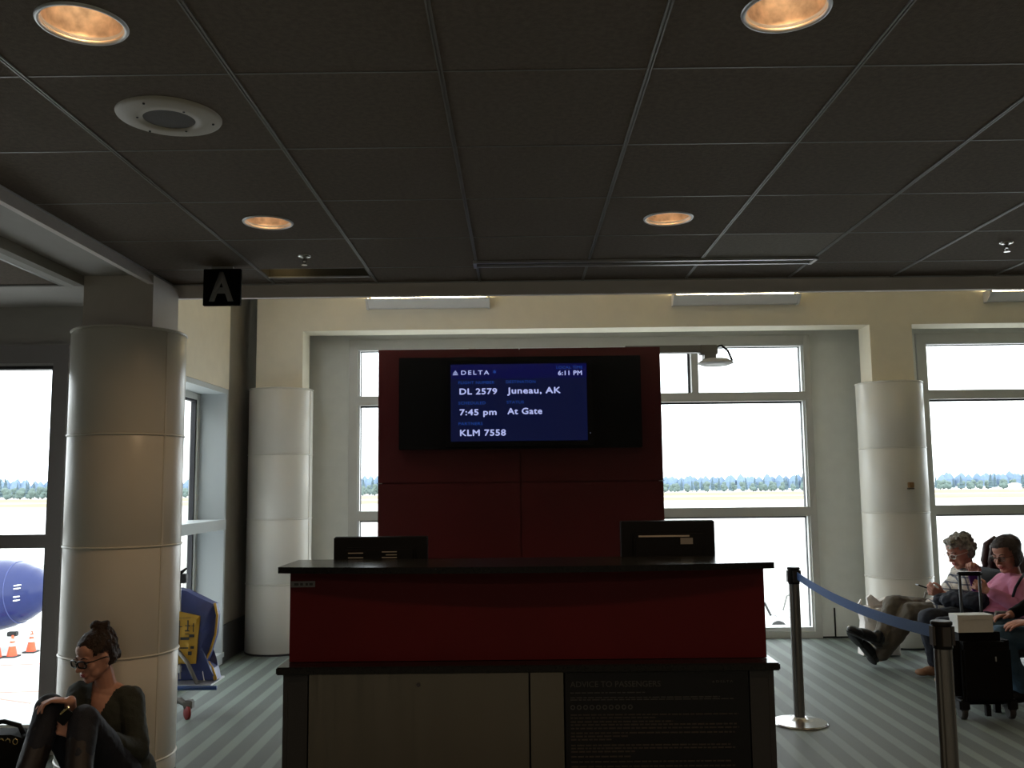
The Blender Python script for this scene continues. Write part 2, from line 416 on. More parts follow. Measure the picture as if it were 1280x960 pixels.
# fascia at the ceiling edge and plenum wall behind it
B('trim_2', -2.05, 12, 5.41, 5.45, 2.668, 2.80, 'fascia', kind='structure')
B('trim_3', -2.05, 12, 5.451, 5.55, 2.69, 3.9, 'cream_wall', kind='structure')
B('trim_4', -2.62, 12.2, 5.551, 9.7, 3.9, 4.0, 'cream_wall', kind='structure')
# left drop strip, soffit, step and lower ceiling
obj('trim_5', prism(BM(), [(-2.05, 2.80), (-2.046, 2.746), (-2.0, 2.668), (-2.03, 2.668), (-2.09, 2.74), (-2.09, 2.8)], -5, 5.409), 'fascia', kind='structure')
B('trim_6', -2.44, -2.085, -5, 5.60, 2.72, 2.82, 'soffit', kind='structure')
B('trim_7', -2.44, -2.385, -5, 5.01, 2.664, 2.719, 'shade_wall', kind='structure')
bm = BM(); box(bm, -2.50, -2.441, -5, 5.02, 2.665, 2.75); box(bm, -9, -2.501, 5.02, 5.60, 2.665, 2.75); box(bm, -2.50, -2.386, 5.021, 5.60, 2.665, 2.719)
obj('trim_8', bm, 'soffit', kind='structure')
lc = empty('ceiling_left', (-4, 3, 2.67), kind='structure'); lc.name = 'ceiling_2'; W[lc.name] = V((-4, 3, 2.67))
for i in range(5):
    for j in range(9):
        x1 = -2.505-i*T*2; y1 = 5.0-j*T
        obj('ceiling_tile', box(BM(), x1-2*T+.004, x1-.004, y1-T+.004, y1-.004, 2.672, 2.69), 'tile', lc)
bm = BM()
for i in range(6): box(bm, -2.505-i*T*2-.01, -2.505-i*T*2+.01, -.5, 5.01, 2.664, 2.672)
for j in range(10): box(bm, -8.7, -2.505, 5.0-j*T-.006, 5.0-j*T+.006, 2.6655, 2.6715)
obj('ceiling_runner', bm, 'grid', lc)
B('trim_9', -9, -2.08, -5.2, 5.6, 2.83, 2.9, 'dark_wall', kind='structure')

# ---- left facade (window_1) and side facade (window_2)
wl_ = empty('wall_left_front', (-5, 5.6, 0), kind='structure'); wl_.name = 'wall_front_left'; W[wl_.name] = V((-5, 5.6, 0))
bm = BM(); box(bm, -9, -2.62, 5.6, 5.85, 2.42, 2.9); box(bm, -9, -2.72, 5.6, 5.85, -.1, .10); box(bm, -2.715, -2.62, 5.62, 5.85, -.1, 2.42)
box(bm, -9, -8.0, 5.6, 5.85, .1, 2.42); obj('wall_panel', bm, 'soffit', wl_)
def winframe(name, loc): return empty(name, loc, kind='structure')
w1 = winframe('window_1', (-5, 5.6, .1))
def wpart(name, w, boxes, mt):
    bm = BM()
    for b_ in boxes: box(bm, *b_)
    return obj(name, bm, mt, w)
wpart('window_frame', w1, [(-8, -2.72, 5.55, 5.7, 2.31, 2.42)], 'frame_dark')
wpart('window_frame', w1, [(-2.81, -2.72, 5.55, 5.7, .19, 2.31)], 'frame_dark')
wpart('window_sill', w1, [(-8, -2.72, 5.53, 5.74, .145, .19)], 'frame_white')
wpart('window_frame', w1, [(-8, -2.72, 5.56, 5.7, .10, .145)], 'frame_dark')
wpart('window_rail', w1, [(-8, -2.81, 5.55, 5.68, 1.20, 1.265), (-8, -2.81, 5.545, 5.6, 1.266, 1.28)], 'frame_dark')
wpart('window_mullion', w1, [(-4.62, -4.55, 5.55, 5.7, .19, 2.31), (-6.4, -6.33, 5.55, 5.7, .19, 2.31)], 'frame_dark')
wpart('glazing_bead', w1, [(-8, -2.81, 5.56, 5.58, 2.295, 2.31)], 'alu')
wpart('gasket', w1, [(-2.825, -2.81, 5.57, 5.64, .19, 1.2), (-2.825, -2.81, 5.57, 5.64, 1.28, 2.31), (-8, -2.81, 5.57, 5.64, 2.275, 2.295)], 'gasket')
for z0, z1 in ((.19, 1.2), (1.28, 2.31)):
    for x0, x1 in ((-4.55, -2.81), (-6.33, -4.62), (-8, -6.4)):
        obj('window_pane', box(BM(), x0, x1, 5.63, 5.636, z0, z1), 'glass', w1)
# side wall with window_2, plane X=-2.62
sw = empty('wall_side', (-2.62, 7.5, 0), kind='structure'); sw.name = 'wall_left_side'; W[sw.name] = V((-2.62, 7.5, 0))
obj('wall_panel', box(BM(), -2.95, -2.62, 5.85, 8.36, 2.43, 4), 'cream_wall', sw)
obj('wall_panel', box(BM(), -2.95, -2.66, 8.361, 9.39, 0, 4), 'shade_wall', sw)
bm = BM(); box(bm, -2.95, -2.62, 5.851, 5.98, 0, 2.43); box(bm, -2.95, -2.625, 5.98, 8.36, -.1, .06); obj('wall_panel', bm, 'jamb_paint', sw)
B('baseboard_left', -2.66, -2.635, 8.365, 9.38, 0, .32, 'baseboard', kind='structure')
w2 = winframe('window_2', (-2.8, 7.15, .06))
wpart('window_reveal', w2, [(-2.87, -2.622, 8.315, 8.358, .06, 2.428), (-2.87, -2.622, 5.98, 8.315, 2.385, 2.428), (-2.87, -2.61, 5.98, 8.36, .06, .10)], 'jamb_paint')
wpart('window_rail', w2, [(-2.9, -2.60, 5.98, 8.30, 1.175, 1.262)], 'jamb_paint')
wpart('window_frame', w2, [(-2.93, -2.86, 8.26, 8.315, .10, 2.385), (-2.93, -2.86, 5.98, 8.26, 2.33, 2.385), (-2.93, -2.86, 5.98, 8.26, .10, .15)], 'frame')
wpart('gasket', w2, [(-2.915, -2.875, 8.235, 8.26, .15, 1.175), (-2.915, -2.875, 8.235, 8.26, 1.262, 2.33), (-2.915, -2.875, 5.98, 8.26, 2.31, 2.33)], 'gasket')
for z0, z1 in ((.15, 1.175), (1.262, 2.32)): obj('window_pane', box(BM(), -2.902, -2.896, 5.98, 8.245, z0, z1), 'glass', w2)

# ---- far facade, plane Y=9.4
fw_ = empty('wall_far', (0, 9.4, 0), kind='structure')
bm = BM(); box(bm, -2.95, 12.2, 9.4, 9.6, 3.035, 4.0); box(bm, -2.95, -1.715, 9.4, 9.6, 0, 3.035); box(bm, 3.005, 4.085, 9.4, 9.6, 0, 3.035); box(bm, 8.8, 12.2, 9.4, 9.6, 0, 3.035)
obj('wall_panel', bm, 'grey_wall', fw_)
obj('wall_base_panel', box(BM(), 3.14, 4.08, 9.385, 9.399, .015, .29), 'grey_wall', fw_)
obj('wall_gap', box(box(BM(), 3.126, 3.138, 9.390, 9.399, 0, .29), 3.0, 9, 9.392, 9.3995, 0, .014), 'black', fw_)
for n_, X0, X1, up_m in ((3, -1.71, 3.0, (-.47, .68, 1.80)), (4, 4.09, 8.8, (5.45, 6.6, 7.7))):
    w_ = winframe('window_%d' % n_, ((X0+X1)/2, 9.4, 0))
    y0, y1 = 9.375, 9.56
    wpart('window_frame', w_, [(X0, X1, y0, y1, 2.935, 3.034)], 'frame')
    wpart('window_frame', w_, [(X0, X0+.09, y0, y1, 0, 2.935)], 'frame')
    wpart('window_frame', w_, [(X1-.07, X1, y0, y1, 0, 2.935)], 'frame')
    wpart('window_frame', w_, [(X0+.09, X1-.07, y0, y1, 0.0, .065)], 'frame')
    wpart('window_sill', w_, [(X0+.09, X1-.07, y0+.02, y1, .066, .105)], 'frame_white')
    wpart('window_rail', w_, [(X0+.09, X1-.07, y0, y1, 1.197, 1.29)], 'frame')
    wpart('window_rail', w_, [(X0+.09, X1-.07, y0, y1, 2.36, 2.452)], 'frame')
    for mx_ in up_m: wpart('window_mullion', w_, [(mx_-.015, mx_+.055, y0, y1, 2.452, 2.935)], 'frame')
    wpart('window_mullion', w_, [(up_m[1]-.015, up_m[1]+.055, y0, y1, .105, 1.197)], 'frame')
    wpart('window_mullion', w_, [(up_m[1]-.015, up_m[1]+.055, y0, y1, 1.29, 2.36)], 'frame')
    gs, bd = [], []
    for (a, b_) in ((X0+.09, X1-.07),):
        for z0, z1 in ((.105, 1.197), (1.29, 2.36), (2.452, 2.935)):
            gs += [(a, a+.022, 9.46, 9.5, z0, z1), (b_-.022, b_, 9.46, 9.5, z0, z1), (a+.022, b_-.022, 9.46, 9.5, z1-.018, z1)]
            bd += [(b_-.018, b_-.001, 9.40, 9.45, z0, z1), (a+.001, a+.018, 9.40, 9.45, z0, z1)]
    for mx_ in up_m: gs += [(mx_-.037, mx_-.017, 9.46, 9.5, 2.452, 2.917)]
    wpart('gasket', w_, gs, 'gasket'); wpart('glazing_bead', w_, bd+[(X0+.09, X1-.07, 9.38, 9.44, 2.922, 2.934)], 'frame_white')
    cuts = [X0+.09]+[q for m_ in up_m for q in (m_-.015, m_+.055)]+[X1-.07]
    for k in range(0, len(cuts), 2): obj('window_pane', box(BM(), cuts[k], cuts[k+1], 9.498, 9.504, 2.452, 2.935), 'glass', w_)
    for z0, z1 in ((.105, 1.197), (1.29, 2.36)):
        for a, b_ in ((X0+.09, up_m[1]-.015), (up_m[1]+.055, X1-.07)): obj('window_pane', box(BM(), a, b_, 9.498, 9.504, z0, z1), 'glass', w_)
# beam and piers in front of the far facade
bm = BM(); box(bm, -2.508, 12.1, 8.83, 9.12, 3.04, 3.895); obj('trim_10', bm, 'beam_paint', kind='structure')
for k, (a, b_) in enumerate(((-2.508, -2.06), (3.409, 3.814), (9.2, 9.6))):
    B('trim_%d' % (11+k), a, b_, 8.83, 9.12, 2.40, 3.04, 'beam_paint', kind='structure')
B('trim_14', -2.385, -2.0, 5.01, 5.39, 2.38, 2.719, 'pier_paint', kind='structure')

# ---- round clad columns
def column(cx, cy, r, top, label, seam):
    c = empty('column', (cx, cy, 0), label, 'column', None, 'structure')
    zs = [0.012, .64, 1.242, 1.85, top]
    if seam: zs = [.0121, .112, .664, 1.237, 1.838, top]
    for a, b_ in zip(zs, zs[1:]):
        p = [(.02, a+.004), (r-.004, a+.004), (r, a+.010), (r, b_-.010), (r-.004, b_-.004), (.02, b_-.004)]
        obj('column_panel', lathe(BM(), (cx, cy, 0), p, 64, cap0=True, cap1=True), 'column_paint', c, smooth='auto')
    for z in zs[1:-1]:
        p = [(r-.01, z-.006), (r+.004, z-.005), (r+.007, z), (r+.004, z+.005), (r-.01, z+.006)]
        obj('joint_ring', lathe(BM(), (cx, cy, 0), p, 64), 'column_paint', c, smooth=True)
    p = [(r-.02, top-.004), (r+.004, top-.003), (r+.006, top+.004), (r, top+.010), (.02, top+.010)]
    obj('top_ring', lathe(BM(), (cx, cy, 0), p, 64), 'column_paint', c, smooth='auto')
    p = [(r-.02, 0), (r+.003, 0), (r+.003, .010), (r-.02, .012)]
    obj('foot_ring', lathe(BM(), (cx, cy, 0), p, 64), 'gasket', c)
    for a in ([math.radians(-28)] if seam else [math.radians(-12)]):
        x, y = cx+math.cos(a)*r, cy+math.sin(a)*r; R = Matrix.Rotation(a, 3, 'Z')
        obj('panel_seam', box(BM(), x-.004, x+.004, y-.006, y+.006, .015, top-.01, R), 'column_paint', c)
    return c
column(-2.2, 5.2, .305, 2.415, 'near white round column with joint rings that the seated young woman leans on', True)
column(-2.295, 8.97, .303, 2.475, 'white round column left of the counter, between the side wall and the wide window', False)
column(3.618, 8.97, .305, 2.475, 'white round column with a small wooden box on it, behind the seated man', False)
t_ = empty('wall_box', (3.66, 8.64, 1.46), 'small square wooden box fixed on the right round column', 'box')
obj('box_body', box(BM(), 3.622, 3.668, 8.625, 8.675, 1.475, 1.525, bev=.004), 'wood_box', t_); obj('box_base', box(BM(), 3.615, 3.668, 8.63, 8.675, 1.46, 1.474), 'trunk', t_)

# ================================================================== CEILING FITTINGS
lab = ['large glowing round downlight at the upper left of the ceiling', 'large glowing round downlight at the top right of the ceiling showing two bright bulbs',
       'small far downlight left of the departure screen, above the letter sign', 'small far downlight right of the departure screen, before the metal slot',
       'downlight outside the upper right of the view', 'downlight outside the right of the view']
DOWN_W = 11
def lamp(x, y, z, watts, ang=110, col=(1, .66, .36)):
    l = bpy.data.lights.new('downlight_lamp', 'SPOT'); l.energy = watts; l.color = col; l.spot_size = math.radians(ang); l.spot_blend = .7; l.shadow_soft_size = .05
    o = bpy.data.objects.new('downlight_lamp', l); C.objects.link(o); o.location = (x, y, z)
def downlight(x, y, label):
    d = empty('downlight', (x, y, CZ), label, 'ceiling light', 'round recessed downlights')
    obj('trim_ring', lathe(BM(), (x, y, CZ), [(.098, .012), (.101, -.002), (.104, -.006), (.111, -.005), (.114, .0)], 48), 'alu', d, smooth=True)
    obj('reflector', lathe(BM(), (x, y, CZ), [(.100, 0), (.098, .05), (.088, .11), (.072, .16), (.02, .19), (.0, .19)], 48), 'can', d, smooth=True)
    for s in (-1, 1):
        b_ = BM(); cap(b_, (x+s*.028, y+.05, CZ+.14), (x+s*.028, y-.03, CZ+.14), .014, .014); obj('bulb', b_, 'bulb', d, smooth=True)
    lamp(x, y, CZ+.012, DOWN_W, 150)
    return d
for (x, y), l in list(zip(lights, lab))[:4]: downlight(x, y, l)
downlight(*lights[4], 'near round downlight in the ceiling beyond the right edge')
downlight(*lights[5], 'far round downlight in the ceiling beyond the right edge')
for x in (-2.9, -1.1, .7, 2.53, 4.36):      # the hall's downlights behind the camera
    for y in (-.6, -2.6): lamp(x, y, CZ-.02, 40, 168, (1, .80, .60))
sx, sy = speaker_xy
s_ = empty('ceiling_speaker', (sx, sy, CZ), 'round off-white ceiling speaker with dark centre grille between the left downlights', 'speaker')
obj('cover_ring', lathe(BM(), (sx, sy, CZ), [(.080, -.004), (.082, -.012), (.11, -.013), (.150, -.009), (.163, -.004), (.165, 0)], 56), 'speaker_metal', s_, smooth=True)
obj('grille', lathe(BM(), (sx, sy, CZ), [(.082, -.008), (.05, -.011), (.0, -.012)], 40), 'speaker_grille', s_, smooth=True)
for k in range(6):
    a = k*PI/3+.3; obj('screw', lathe(BM(), (sx+.085*math.cos(a)*(1.14 if k % 2 else 1.6), sy+.085*math.sin(a)*(1.14 if k % 2 else 1.6), CZ-.0155), [(0, 0), (.004, .001), (.004, .005)], 8), 'gasket', s_)
def sprinkler(x, y, label):
    s = empty('fire_sprinkler', (x, y, CZ), label, 'sprinkler')
    obj('escutcheon', lathe(BM(), (x, y, CZ), [(.034, 0), (.033, -.005), (.02, -.009), (.012, -.006)], 24), 'steel', s, smooth=True)
    bm = BM(); tube(bm, [(x, y, CZ), (x, y, CZ-.03)], .008); tube(bm, [(x-.012, y, CZ-.012), (x-.009, y, CZ-.035), (x, y, CZ-.045)], .003, 6); tube(bm, [(x+.012, y, CZ-.012), (x+.009, y, CZ-.035), (x, y, CZ-.045)], .003, 6); lathe(bm, (x, y, CZ-.05), [(0, 0), (.016, .001), (.016, .004), (0, .005)], 12)
    obj('head', bm, 'steel', s)
sprinkler(-1.105, 4.745, 'small chrome fire sprinkler near the letter sign, below the far left downlight')
sprinkler(2.512, 4.639, 'small chrome fire sprinkler at the far right of the ceiling')
# linear slot diffuser
s_ = empty('slot_diffuser', (.69, 4.95, CZ), 'long narrow aluminium slot diffuser in the ceiling above the departure screen', 'air vent')
for a, b_ in ((4.893, 4.912), (4.985, 5.002)): obj('slot_rail', box(BM(), -.225, 1.625, a, b_, CZ-.014, CZ-.001), 'alu', s_)
obj('slot_blade', box(box(BM(), -.21, 1.61, 4.925, 4.935, CZ-.006, CZ-.0012), -.21, 1.61, 4.958, 4.966, CZ-.006, CZ-.0012), 'grid', s_)
obj('slot_throat', box(BM(), -.22, 1.62, 4.912, 4.985, CZ-.003, CZ-.0011), 'groove', s_)
for a in (-.228, 1.612): obj('end_cap', box(BM(), a, a+.018, 4.885, 5.008, CZ-.017, CZ-.001), 'alu', s_)
# recessed slot light
s_ = empty('recessed_light', (-1.12, 5.13, CZ), 'recessed rectangular ceiling slot with a yellow glow at its left end, behind the letter sign', 'ceiling light')
bm = BM(); x0, x1, y0, y1, z1 = -1.42, -.84, 5.03, 5.225, CZ+.13
box(bm, x0-.004, x1+.004, y0-.004, y0, CZ, z1); box(bm, x0-.004, x1+.004, y1, y1+.004, CZ, z1); box(bm, x0-.004, x0, y0, y1, CZ, z1); box(bm, x1, x1+.004, y0, y1, CZ, z1); box(bm, x0, x1, y0, y1, z1, z1+.004)
obj('housing', bm, mat('housing_grey', (.13, .12, .10), .6), s_); obj('lamp_tube', tube(BM(), [(x0+.03, y0+.10, z1-.035), (x0+.16, y0+.10, z1-.035)], .012), 'slot_lamp', s_, smooth=True)
obj('lip', box(BM(), x0, x1, y1-.012, y1-.001, CZ-.008, CZ), 'alu', s_)
# hanging letter sign
s_ = empty('hanging_sign', (-1.61, 4.96, 2.53), 'small square black hanging sign with a grey letter A at the ceiling edge', 'sign')
obj('sign_board', box(BM(), -1.705, -1.50, 4.95, 4.975, 2.532, 2.736, bev=.003), 'black_matte', s_)
obj('hanger_plate', box(BM(), -1.66, -1.545, 4.953, 4.972, 2.737, 2.7495), 'alu', s_)
mat('sign_grey', (.30, .30, .31), .6)
text('A', -1.672, 2.562, .135, .148, 4.9495, 'sign_grey', s_, off=.035)
# uplights on the beam
for x0, x1, l in ((-1.436, -.25, 'long white uplight on the cream beam, left of the departure screen'), (1.508, 2.722, 'long white uplight on the cream beam above the wall lamp'), (4.52, 5.73, 'long white uplight on the cream beam at the far right edge')):
    u = empty('wall_uplight', ((x0+x1)/2, 8.75, 3.24), l, 'light fixture', 'uplights along the beam')
    obj('fixture_body', prism(BM(), [(8.829, 3.245), (8.76, 3.245), (8.69, 3.315), (8.69, 3.325), (8.829, 3.325)], x0+.02, x1-.02, 'x'), 'fixture', u)
    for a in (x0, x1-.019): obj('end_cap', prism(BM(), [(8.829, 3.238), (8.755, 3.238), (8.682, 3.312), (8.682, 3.345), (8.829, 3.345)], a, a+.019, 'x'), 'fixture', u)
    obj('lamp_tube', tube(BM(), [(x0+.05, 8.76, 3.342), (x1-.05, 8.76, 3.342)], .013), 'uplight_lamp', u, smooth=True)

# ================================================================== RED FEATURE WALL + DEPARTURE SCREEN
rw = empty('feature_wall', (.02, 6.6, 0), 'tall dark red laminate panel wall behind the counter carrying the departure screen', 'partition')
for a, b_ in ((-.978, .0185), (.0235, 1.018)):
    for z0, z1 in ((.0, 1.558), (1.564, 2.505)): obj('wall_panel', box(BM(), a, b_, 6.5, 6.52, z0, z1, bev=.0015), 'red', rw)
obj('wall_core', box(BM(), -.972, 1.012, 6.521, 6.70, 0, 2.50), 'red', rw)
for a in (-.985, .99): obj('joint_gleam', box(BM(), a, a+.035, 6.497, 6.52, 1.5585, 1.5635), 'alu', rw)  # bright metal bits added for light showing through the panel joint
sc = empty('departure_screen', (.02, 6.45, 1.79), 'black framed departure display with white flight text on blue, mounted on the red wall', 'screen')
obj('screen_surround', box(BM(), -.824, .869, 6.43, 6.499, 1.794, 2.437, bev=.003), 'black', sc)
obj('screen_bezel', box(BM(), -.497, .525, 6.402, 6.4295, 1.812, 2.412, bev=.004), 'black_gloss', sc)
SX0, SX1, SZ0, SZ1 = -.459, .488, 1.845, 2.381
pn = obj('display_panel', box(BM(), SX0, SX1, 6.3995, 6.4019, SZ0, SZ1), 'screen_blue', sc)
obj('display_band', box(BM(), SX0, SX1, 6.3988, 6.3994, SZ1-.10, SZ1), 'screen_band', pn)
fx = lambda z: SX0+(z-108)/777*(SX1-SX0)
fz = lambda z: SZ1-(z-122)/433*(SZ1-SZ0)
wu = (SX1-SX0)/777; hu = (SZ1-SZ0)/433
for s, a, b_, z, h, mt, bo in (('DELTA', 168, 327, 180, 23, 'screen_white', .03), ('FLIGHT NUMBER', 152, 358, 233, 16, 'screen_label', .01), ('DESTINATION', 425, 592, 231, 16, 'screen_label', .01),
        ('DL 2579', 158, 370, 291, 32, 'screen_white', .05), ('Juneau, AK', 430, 733, 289, 33, 'screen_white', .05), ('SCHEDULED', 152, 306, 348, 16, 'screen_label', .01), ('STATUS', 427, 525, 346, 16, 'screen_label', .01),
        ('7:45 pm', 158, 366, 408, 32, 'screen_white', .05), ('At Gate', 430, 626, 405, 33, 'screen_white', .05), ('PARTNERS', 152, 289, 464, 16, 'screen_label', .01), ('KLM 7558', 160, 418, 524, 33, 'screen_white', .05),
        ('LOCAL TIME', 713, 862, 152, 15, 'screen_label', .01), ('6:11 PM', 722, 857, 188, 24, 'screen_white', .05)):
    text(s, fx(a), fz(z), (b_-a)*wu, h*hu, 6.3984, mt, pn, bold=bo, extrude=.0004, spacing=1.35 if s == 'DELTA' else 1.08)
bm = BM(); prism(bm, [(fx(120), fz(174)), (fx(135), fz(155)), (fx(150), fz(174)), (fx(135), fz(168))], 6.398, 6.3984); prism(bm, [(fx(118), fz(182)), (fx(123), fz(175.5)), (fx(135), fz(170)), (fx(147), fz(175.5)), (fx(152), fz(182))], 6.398, 6.3984)
obj('triangle_emblem', bm, 'screen_widget', pn)
bm = BM()
for k in range(6):
    a = k*PI/3; c_ = V((fx(359), 6.398, fz(165))); ps = [c_+V((math.cos(a+t*.5)*t*.0145, 0, math.sin(a+t*.5)*t*.0145)) for t in (.15, .5, 1)]
    tube(bm, ps, [.0015, .0028, .0012], 5)
obj('swirl_emblem', bm, 'screen_label', pn)
obj('power_led', box(BM(), .505, .509, 6.4, 6.402, 1.893, 1.897), 'screen_white', sc)
# lamp on an arm behind the red wall
l_ = empty('wall_lamp', (1.2, 6.76, 2.45), 'grey lamp with round tapered shade on a flat arm beside the red wall', 'lamp')
obj('arm', box(BM(), .80, 1.345, 6.71, 6.78, 2.492, 2.545), 'grid', l_)
obj('arm_plate', box(BM(), .82, .95, 6.701, 6.709, 2.40, 2.50), 'grid', l_)
obj('lamp_body', box(box(BM(), 1.345, 1.475, 6.705, 6.785, 2.475, 2.547, bev=.006), 1.375, 1.46, 6.70, 6.79, 2.445, 2.476), 'grid', l_)
obj('lamp_shade', lathe(BM(), (1.463, 6.745, 2.40), [(.075, .004), (.10, .0), (.130, .012), (.128, .020), (.09, .044), (.06, .046), (.0, .046)], 40), 'fixture', l_, smooth='auto')
obj('lamp_glass', lathe(BM(), (1.463, 6.745, 2.40), [(.0, .006), (.09, .004)], 32), 'white', l_)
obj('cable', tube(BM(), [(1.47, 6.74, 2.535), (1.51, 6.74, 2.545), (1.555, 6.74, 2.505), (1.585, 6.74, 2.43)], .008), 'black', l_, smooth=True)

# ================================================================== GATE COUNTER
ct = empty('gate_counter', (.035, 4.5, 0), 'long two-level gate counter with black tops, dark red front panel and brushed base', 'counter')
def bowed(x0, x1, y0, y1, z0, z1, bow, n=24):
    pts = [(x0+(x1-x0)*i/n, y0-bow*(1-(2*i/n-1)**2)) for i in range(n+1)]+[(x1, y1), (x0, y1)]
    return prism(BM(), pts, z0, z1, 'z')
obj('transaction_top', bowed(-1.078, 1.141, 4.2, 4.60, 1.162, 1.190, .10), 'granite', ct)
obj('front_panel', box(BM(), -1.046, 1.118, 4.30, 4.32, .757, 1.160), 'red_counter', ct)
obj('ledge', box(BM(), -1.076, 1.146, 4.18, 4.40, .722, .755, bev=.005), 'granite', ct)
obj('counter_body', box(box(BM(), -1.046, 1.118, 4.321, 4.55, .757, 1.160), -1.03, 1.10, 4.27, 5.05, .05, .721), 'black', ct)
obj('side_panel', box(BM(), -1.052, -1.031, 4.22, 5.06, 0, .72), 'stile', ct); obj('side_panel', box(BM(), 1.101, 1.125, 4.22, 5.06, 0, .72), 'stile', ct)
obj('work_surface', box(BM(), -1.0, 1.07, 4.551, 5.10, .90, .925), 'granite', ct)
obj('back_support', box(BM(), -1.0, -.97, 4.56, 5.06, .722, .90), 'stile', ct); obj('back_support', box(BM(), 1.04, 1.07, 4.56, 5.06, .722, .90), 'stile', ct)
obj('stile', box(BM(), -1.030, -.943, 4.22, 4.24, .06, .715), 'stile', ct)
dr = obj('cabinet_door', box(BM(), -.937, .038, 4.22, 4.24, .06, .715, bev=.0015), 'brushed', ct)
obj('door_lock', lathe(BM(), (-.451, 4.2195, .668), [(0, -.004), (.008, -.004), (.010, 0)], 16, axis=V((0, 1, 0))), 'gasket', dr)
obj('stile', box(BM(), .046, .192, 4.22, 4.24, .06, .715), 'brushed', ct)
obj('stile', box(BM(), 1.018, 1.10, 4.22, 4.24, .06, .715), 'stile', ct)
obj('kick_plate', box(BM(), -1.02, 1.095, 4.26, 4.27, 0, .05), 'black', ct)
pn = obj('notice_panel', box(BM(), .200, 1.010, 4.215, 4.238, .06, .715), 'black_gloss', ct)
text('ADVICE TO PASSENGERS', .222, .652, .40, .024, 4.2148, 'panel_text', pn, extrude=.0003)
text('DELTA', .868, .667, .075, .009, 4.2148, 'panel_text', pn, extrude=.0003, off=.015, spacing=1.3)
obj('triangle_emblem', prism(BM(), [(.850, .667), (.856, .676), (.862, .667)], 4.2145, 4.2148), 'panel_text', pn)
for k in range(10):
    cx_ = .232+k*.0282
    obj('pictogram', lathe(BM(), (cx_, 4.2148, .565), [(.0105, 0), (.0105, -.0004), (.006, -.0004), (.006, 0)], 20, axis=V((0, 1, 0))), 'panel_text', pn)
bm = BM(); bm2 = BM(); rr = random.Random(3)
for z, wd, h, brown in [(.625, .33, .004, 0), (.604, .66, .004, 0), (.595, .72, .004, 0), (.53, .74, .005, 1), (.517, .38, .005, 1), (.50, .45, .006, 1), (.487, .73, .006, 1), (.472, .74, .006, 1), (.452, .72, .006, 1), (.438, .25, .006, 1), (.424, .18, .006, 1),
        (.40, .70, .006, 1), (.387, .72, .006, 1), (.373, .28, .006, 1), (.352, .26, .006, 1), (.33, .7, .006, 1), (.31, .72, .006, 1), (.29, .4, .006, 1), (.26, .7, .006, 1), (.24, .72, .006, 1), (.22, .3, .006, 1)]:
    x = .222
    while x < .222+wd:
        l = rr.uniform(.010, .034); box(bm2 if brown else bm, x, min(x+l, .222+wd), 4.2145, 4.2148, z, z+h); x += l+.006
obj('fine_print', bm, 'panel_text', pn, kind='stuff'); obj('fine_print', bm2, 'brown_text', pn, kind='stuff')
lb = obj('name_plate', box(BM(), -1.042, -.932, 4.296, 4.2995, 1.090, 1.117), mat('plate', (.16, .16, .16), .5), ct)
bm = BM()
for a, b_ in ((-1.027, -1.005), (-1.0, -.985), (-.975, -.962), (-.958, -.94)): box(bm, a, b_-.002, 4.2955, 4.296, 1.098, 1.109)
obj('plate_print', bm, 'print', lb, kind='stuff')
# monitors
def monitor(x0, x1, ztop, label, kind_):
    cx_ = (x0+x1)/2; y = 4.75
    mo = empty('computer_monitor', (cx_, y+.06, .925), label, 'monitor', 'monitors on the counter')
    bk = obj('monitor_back', box(BM(), x0, x1, y, y+.035, ztop-.315, ztop, bev=.004), 'black', mo)
    obj('monitor_bezel', box(BM(), x0-.001, x1+.001, y+.0355, y+.048, ztop-.317, ztop+.002, bev=.003), 'black_gloss', mo)
    obj('monitor_hump', box(BM(), x0+.06, x1-.06, y-.03, y, ztop-.27, ztop-.16+.11, bev=.012), 'black', mo)
    obj('stand_neck', box(BM(), cx_-.04, cx_+.04, y-.005, y+.03, .94, ztop-.2), 'black', mo)
    obj('stand_foot', lathe(BM(), (cx_, y+.02, .9255), [(0, 0), (.12, 0), (.12, .008), (.05, .016), (0, .016)], 32), 'black', mo)
    if kind_ == 'L':  # pale bars stand in for downlight reflections in the vents
        for a, b_, z in ((.08, .155, .075), (.08, .155, .098), (.25, .325, .070), (.27, .325, .085), (.25, .325, .098)):
            obj('vent_glint', box(BM(), x0+a, x0+b_, y-.0345, y-.0305, ztop-z-.004, ztop-z), 'speaker_metal', mo)
    else:
        obj('vent_glint', box(BM(), x0+.085, x0+.34, y-.0345, y-.0305, ztop-.078, ztop-.070), 'speaker_metal', mo)
        obj('asset_label', box(BM(), x0+.295, x0+.357, y-.033, y-.0305, ztop-.115, ztop-.084), mat('label_grey', (.28, .27, .26), .6), mo)
        text('PROPERTY', x0+.303, ztop-.104, .045, .006, y-.0331, 'print', mo, extrude=.0003) if False else None
monitor(-.938, -.463, 1.288, 'black computer monitor seen from behind at the left end of the counter', 'L')
monitor(.521, .996, 1.354, 'taller black computer monitor with a small grey label at the right end of the counter', 'R')

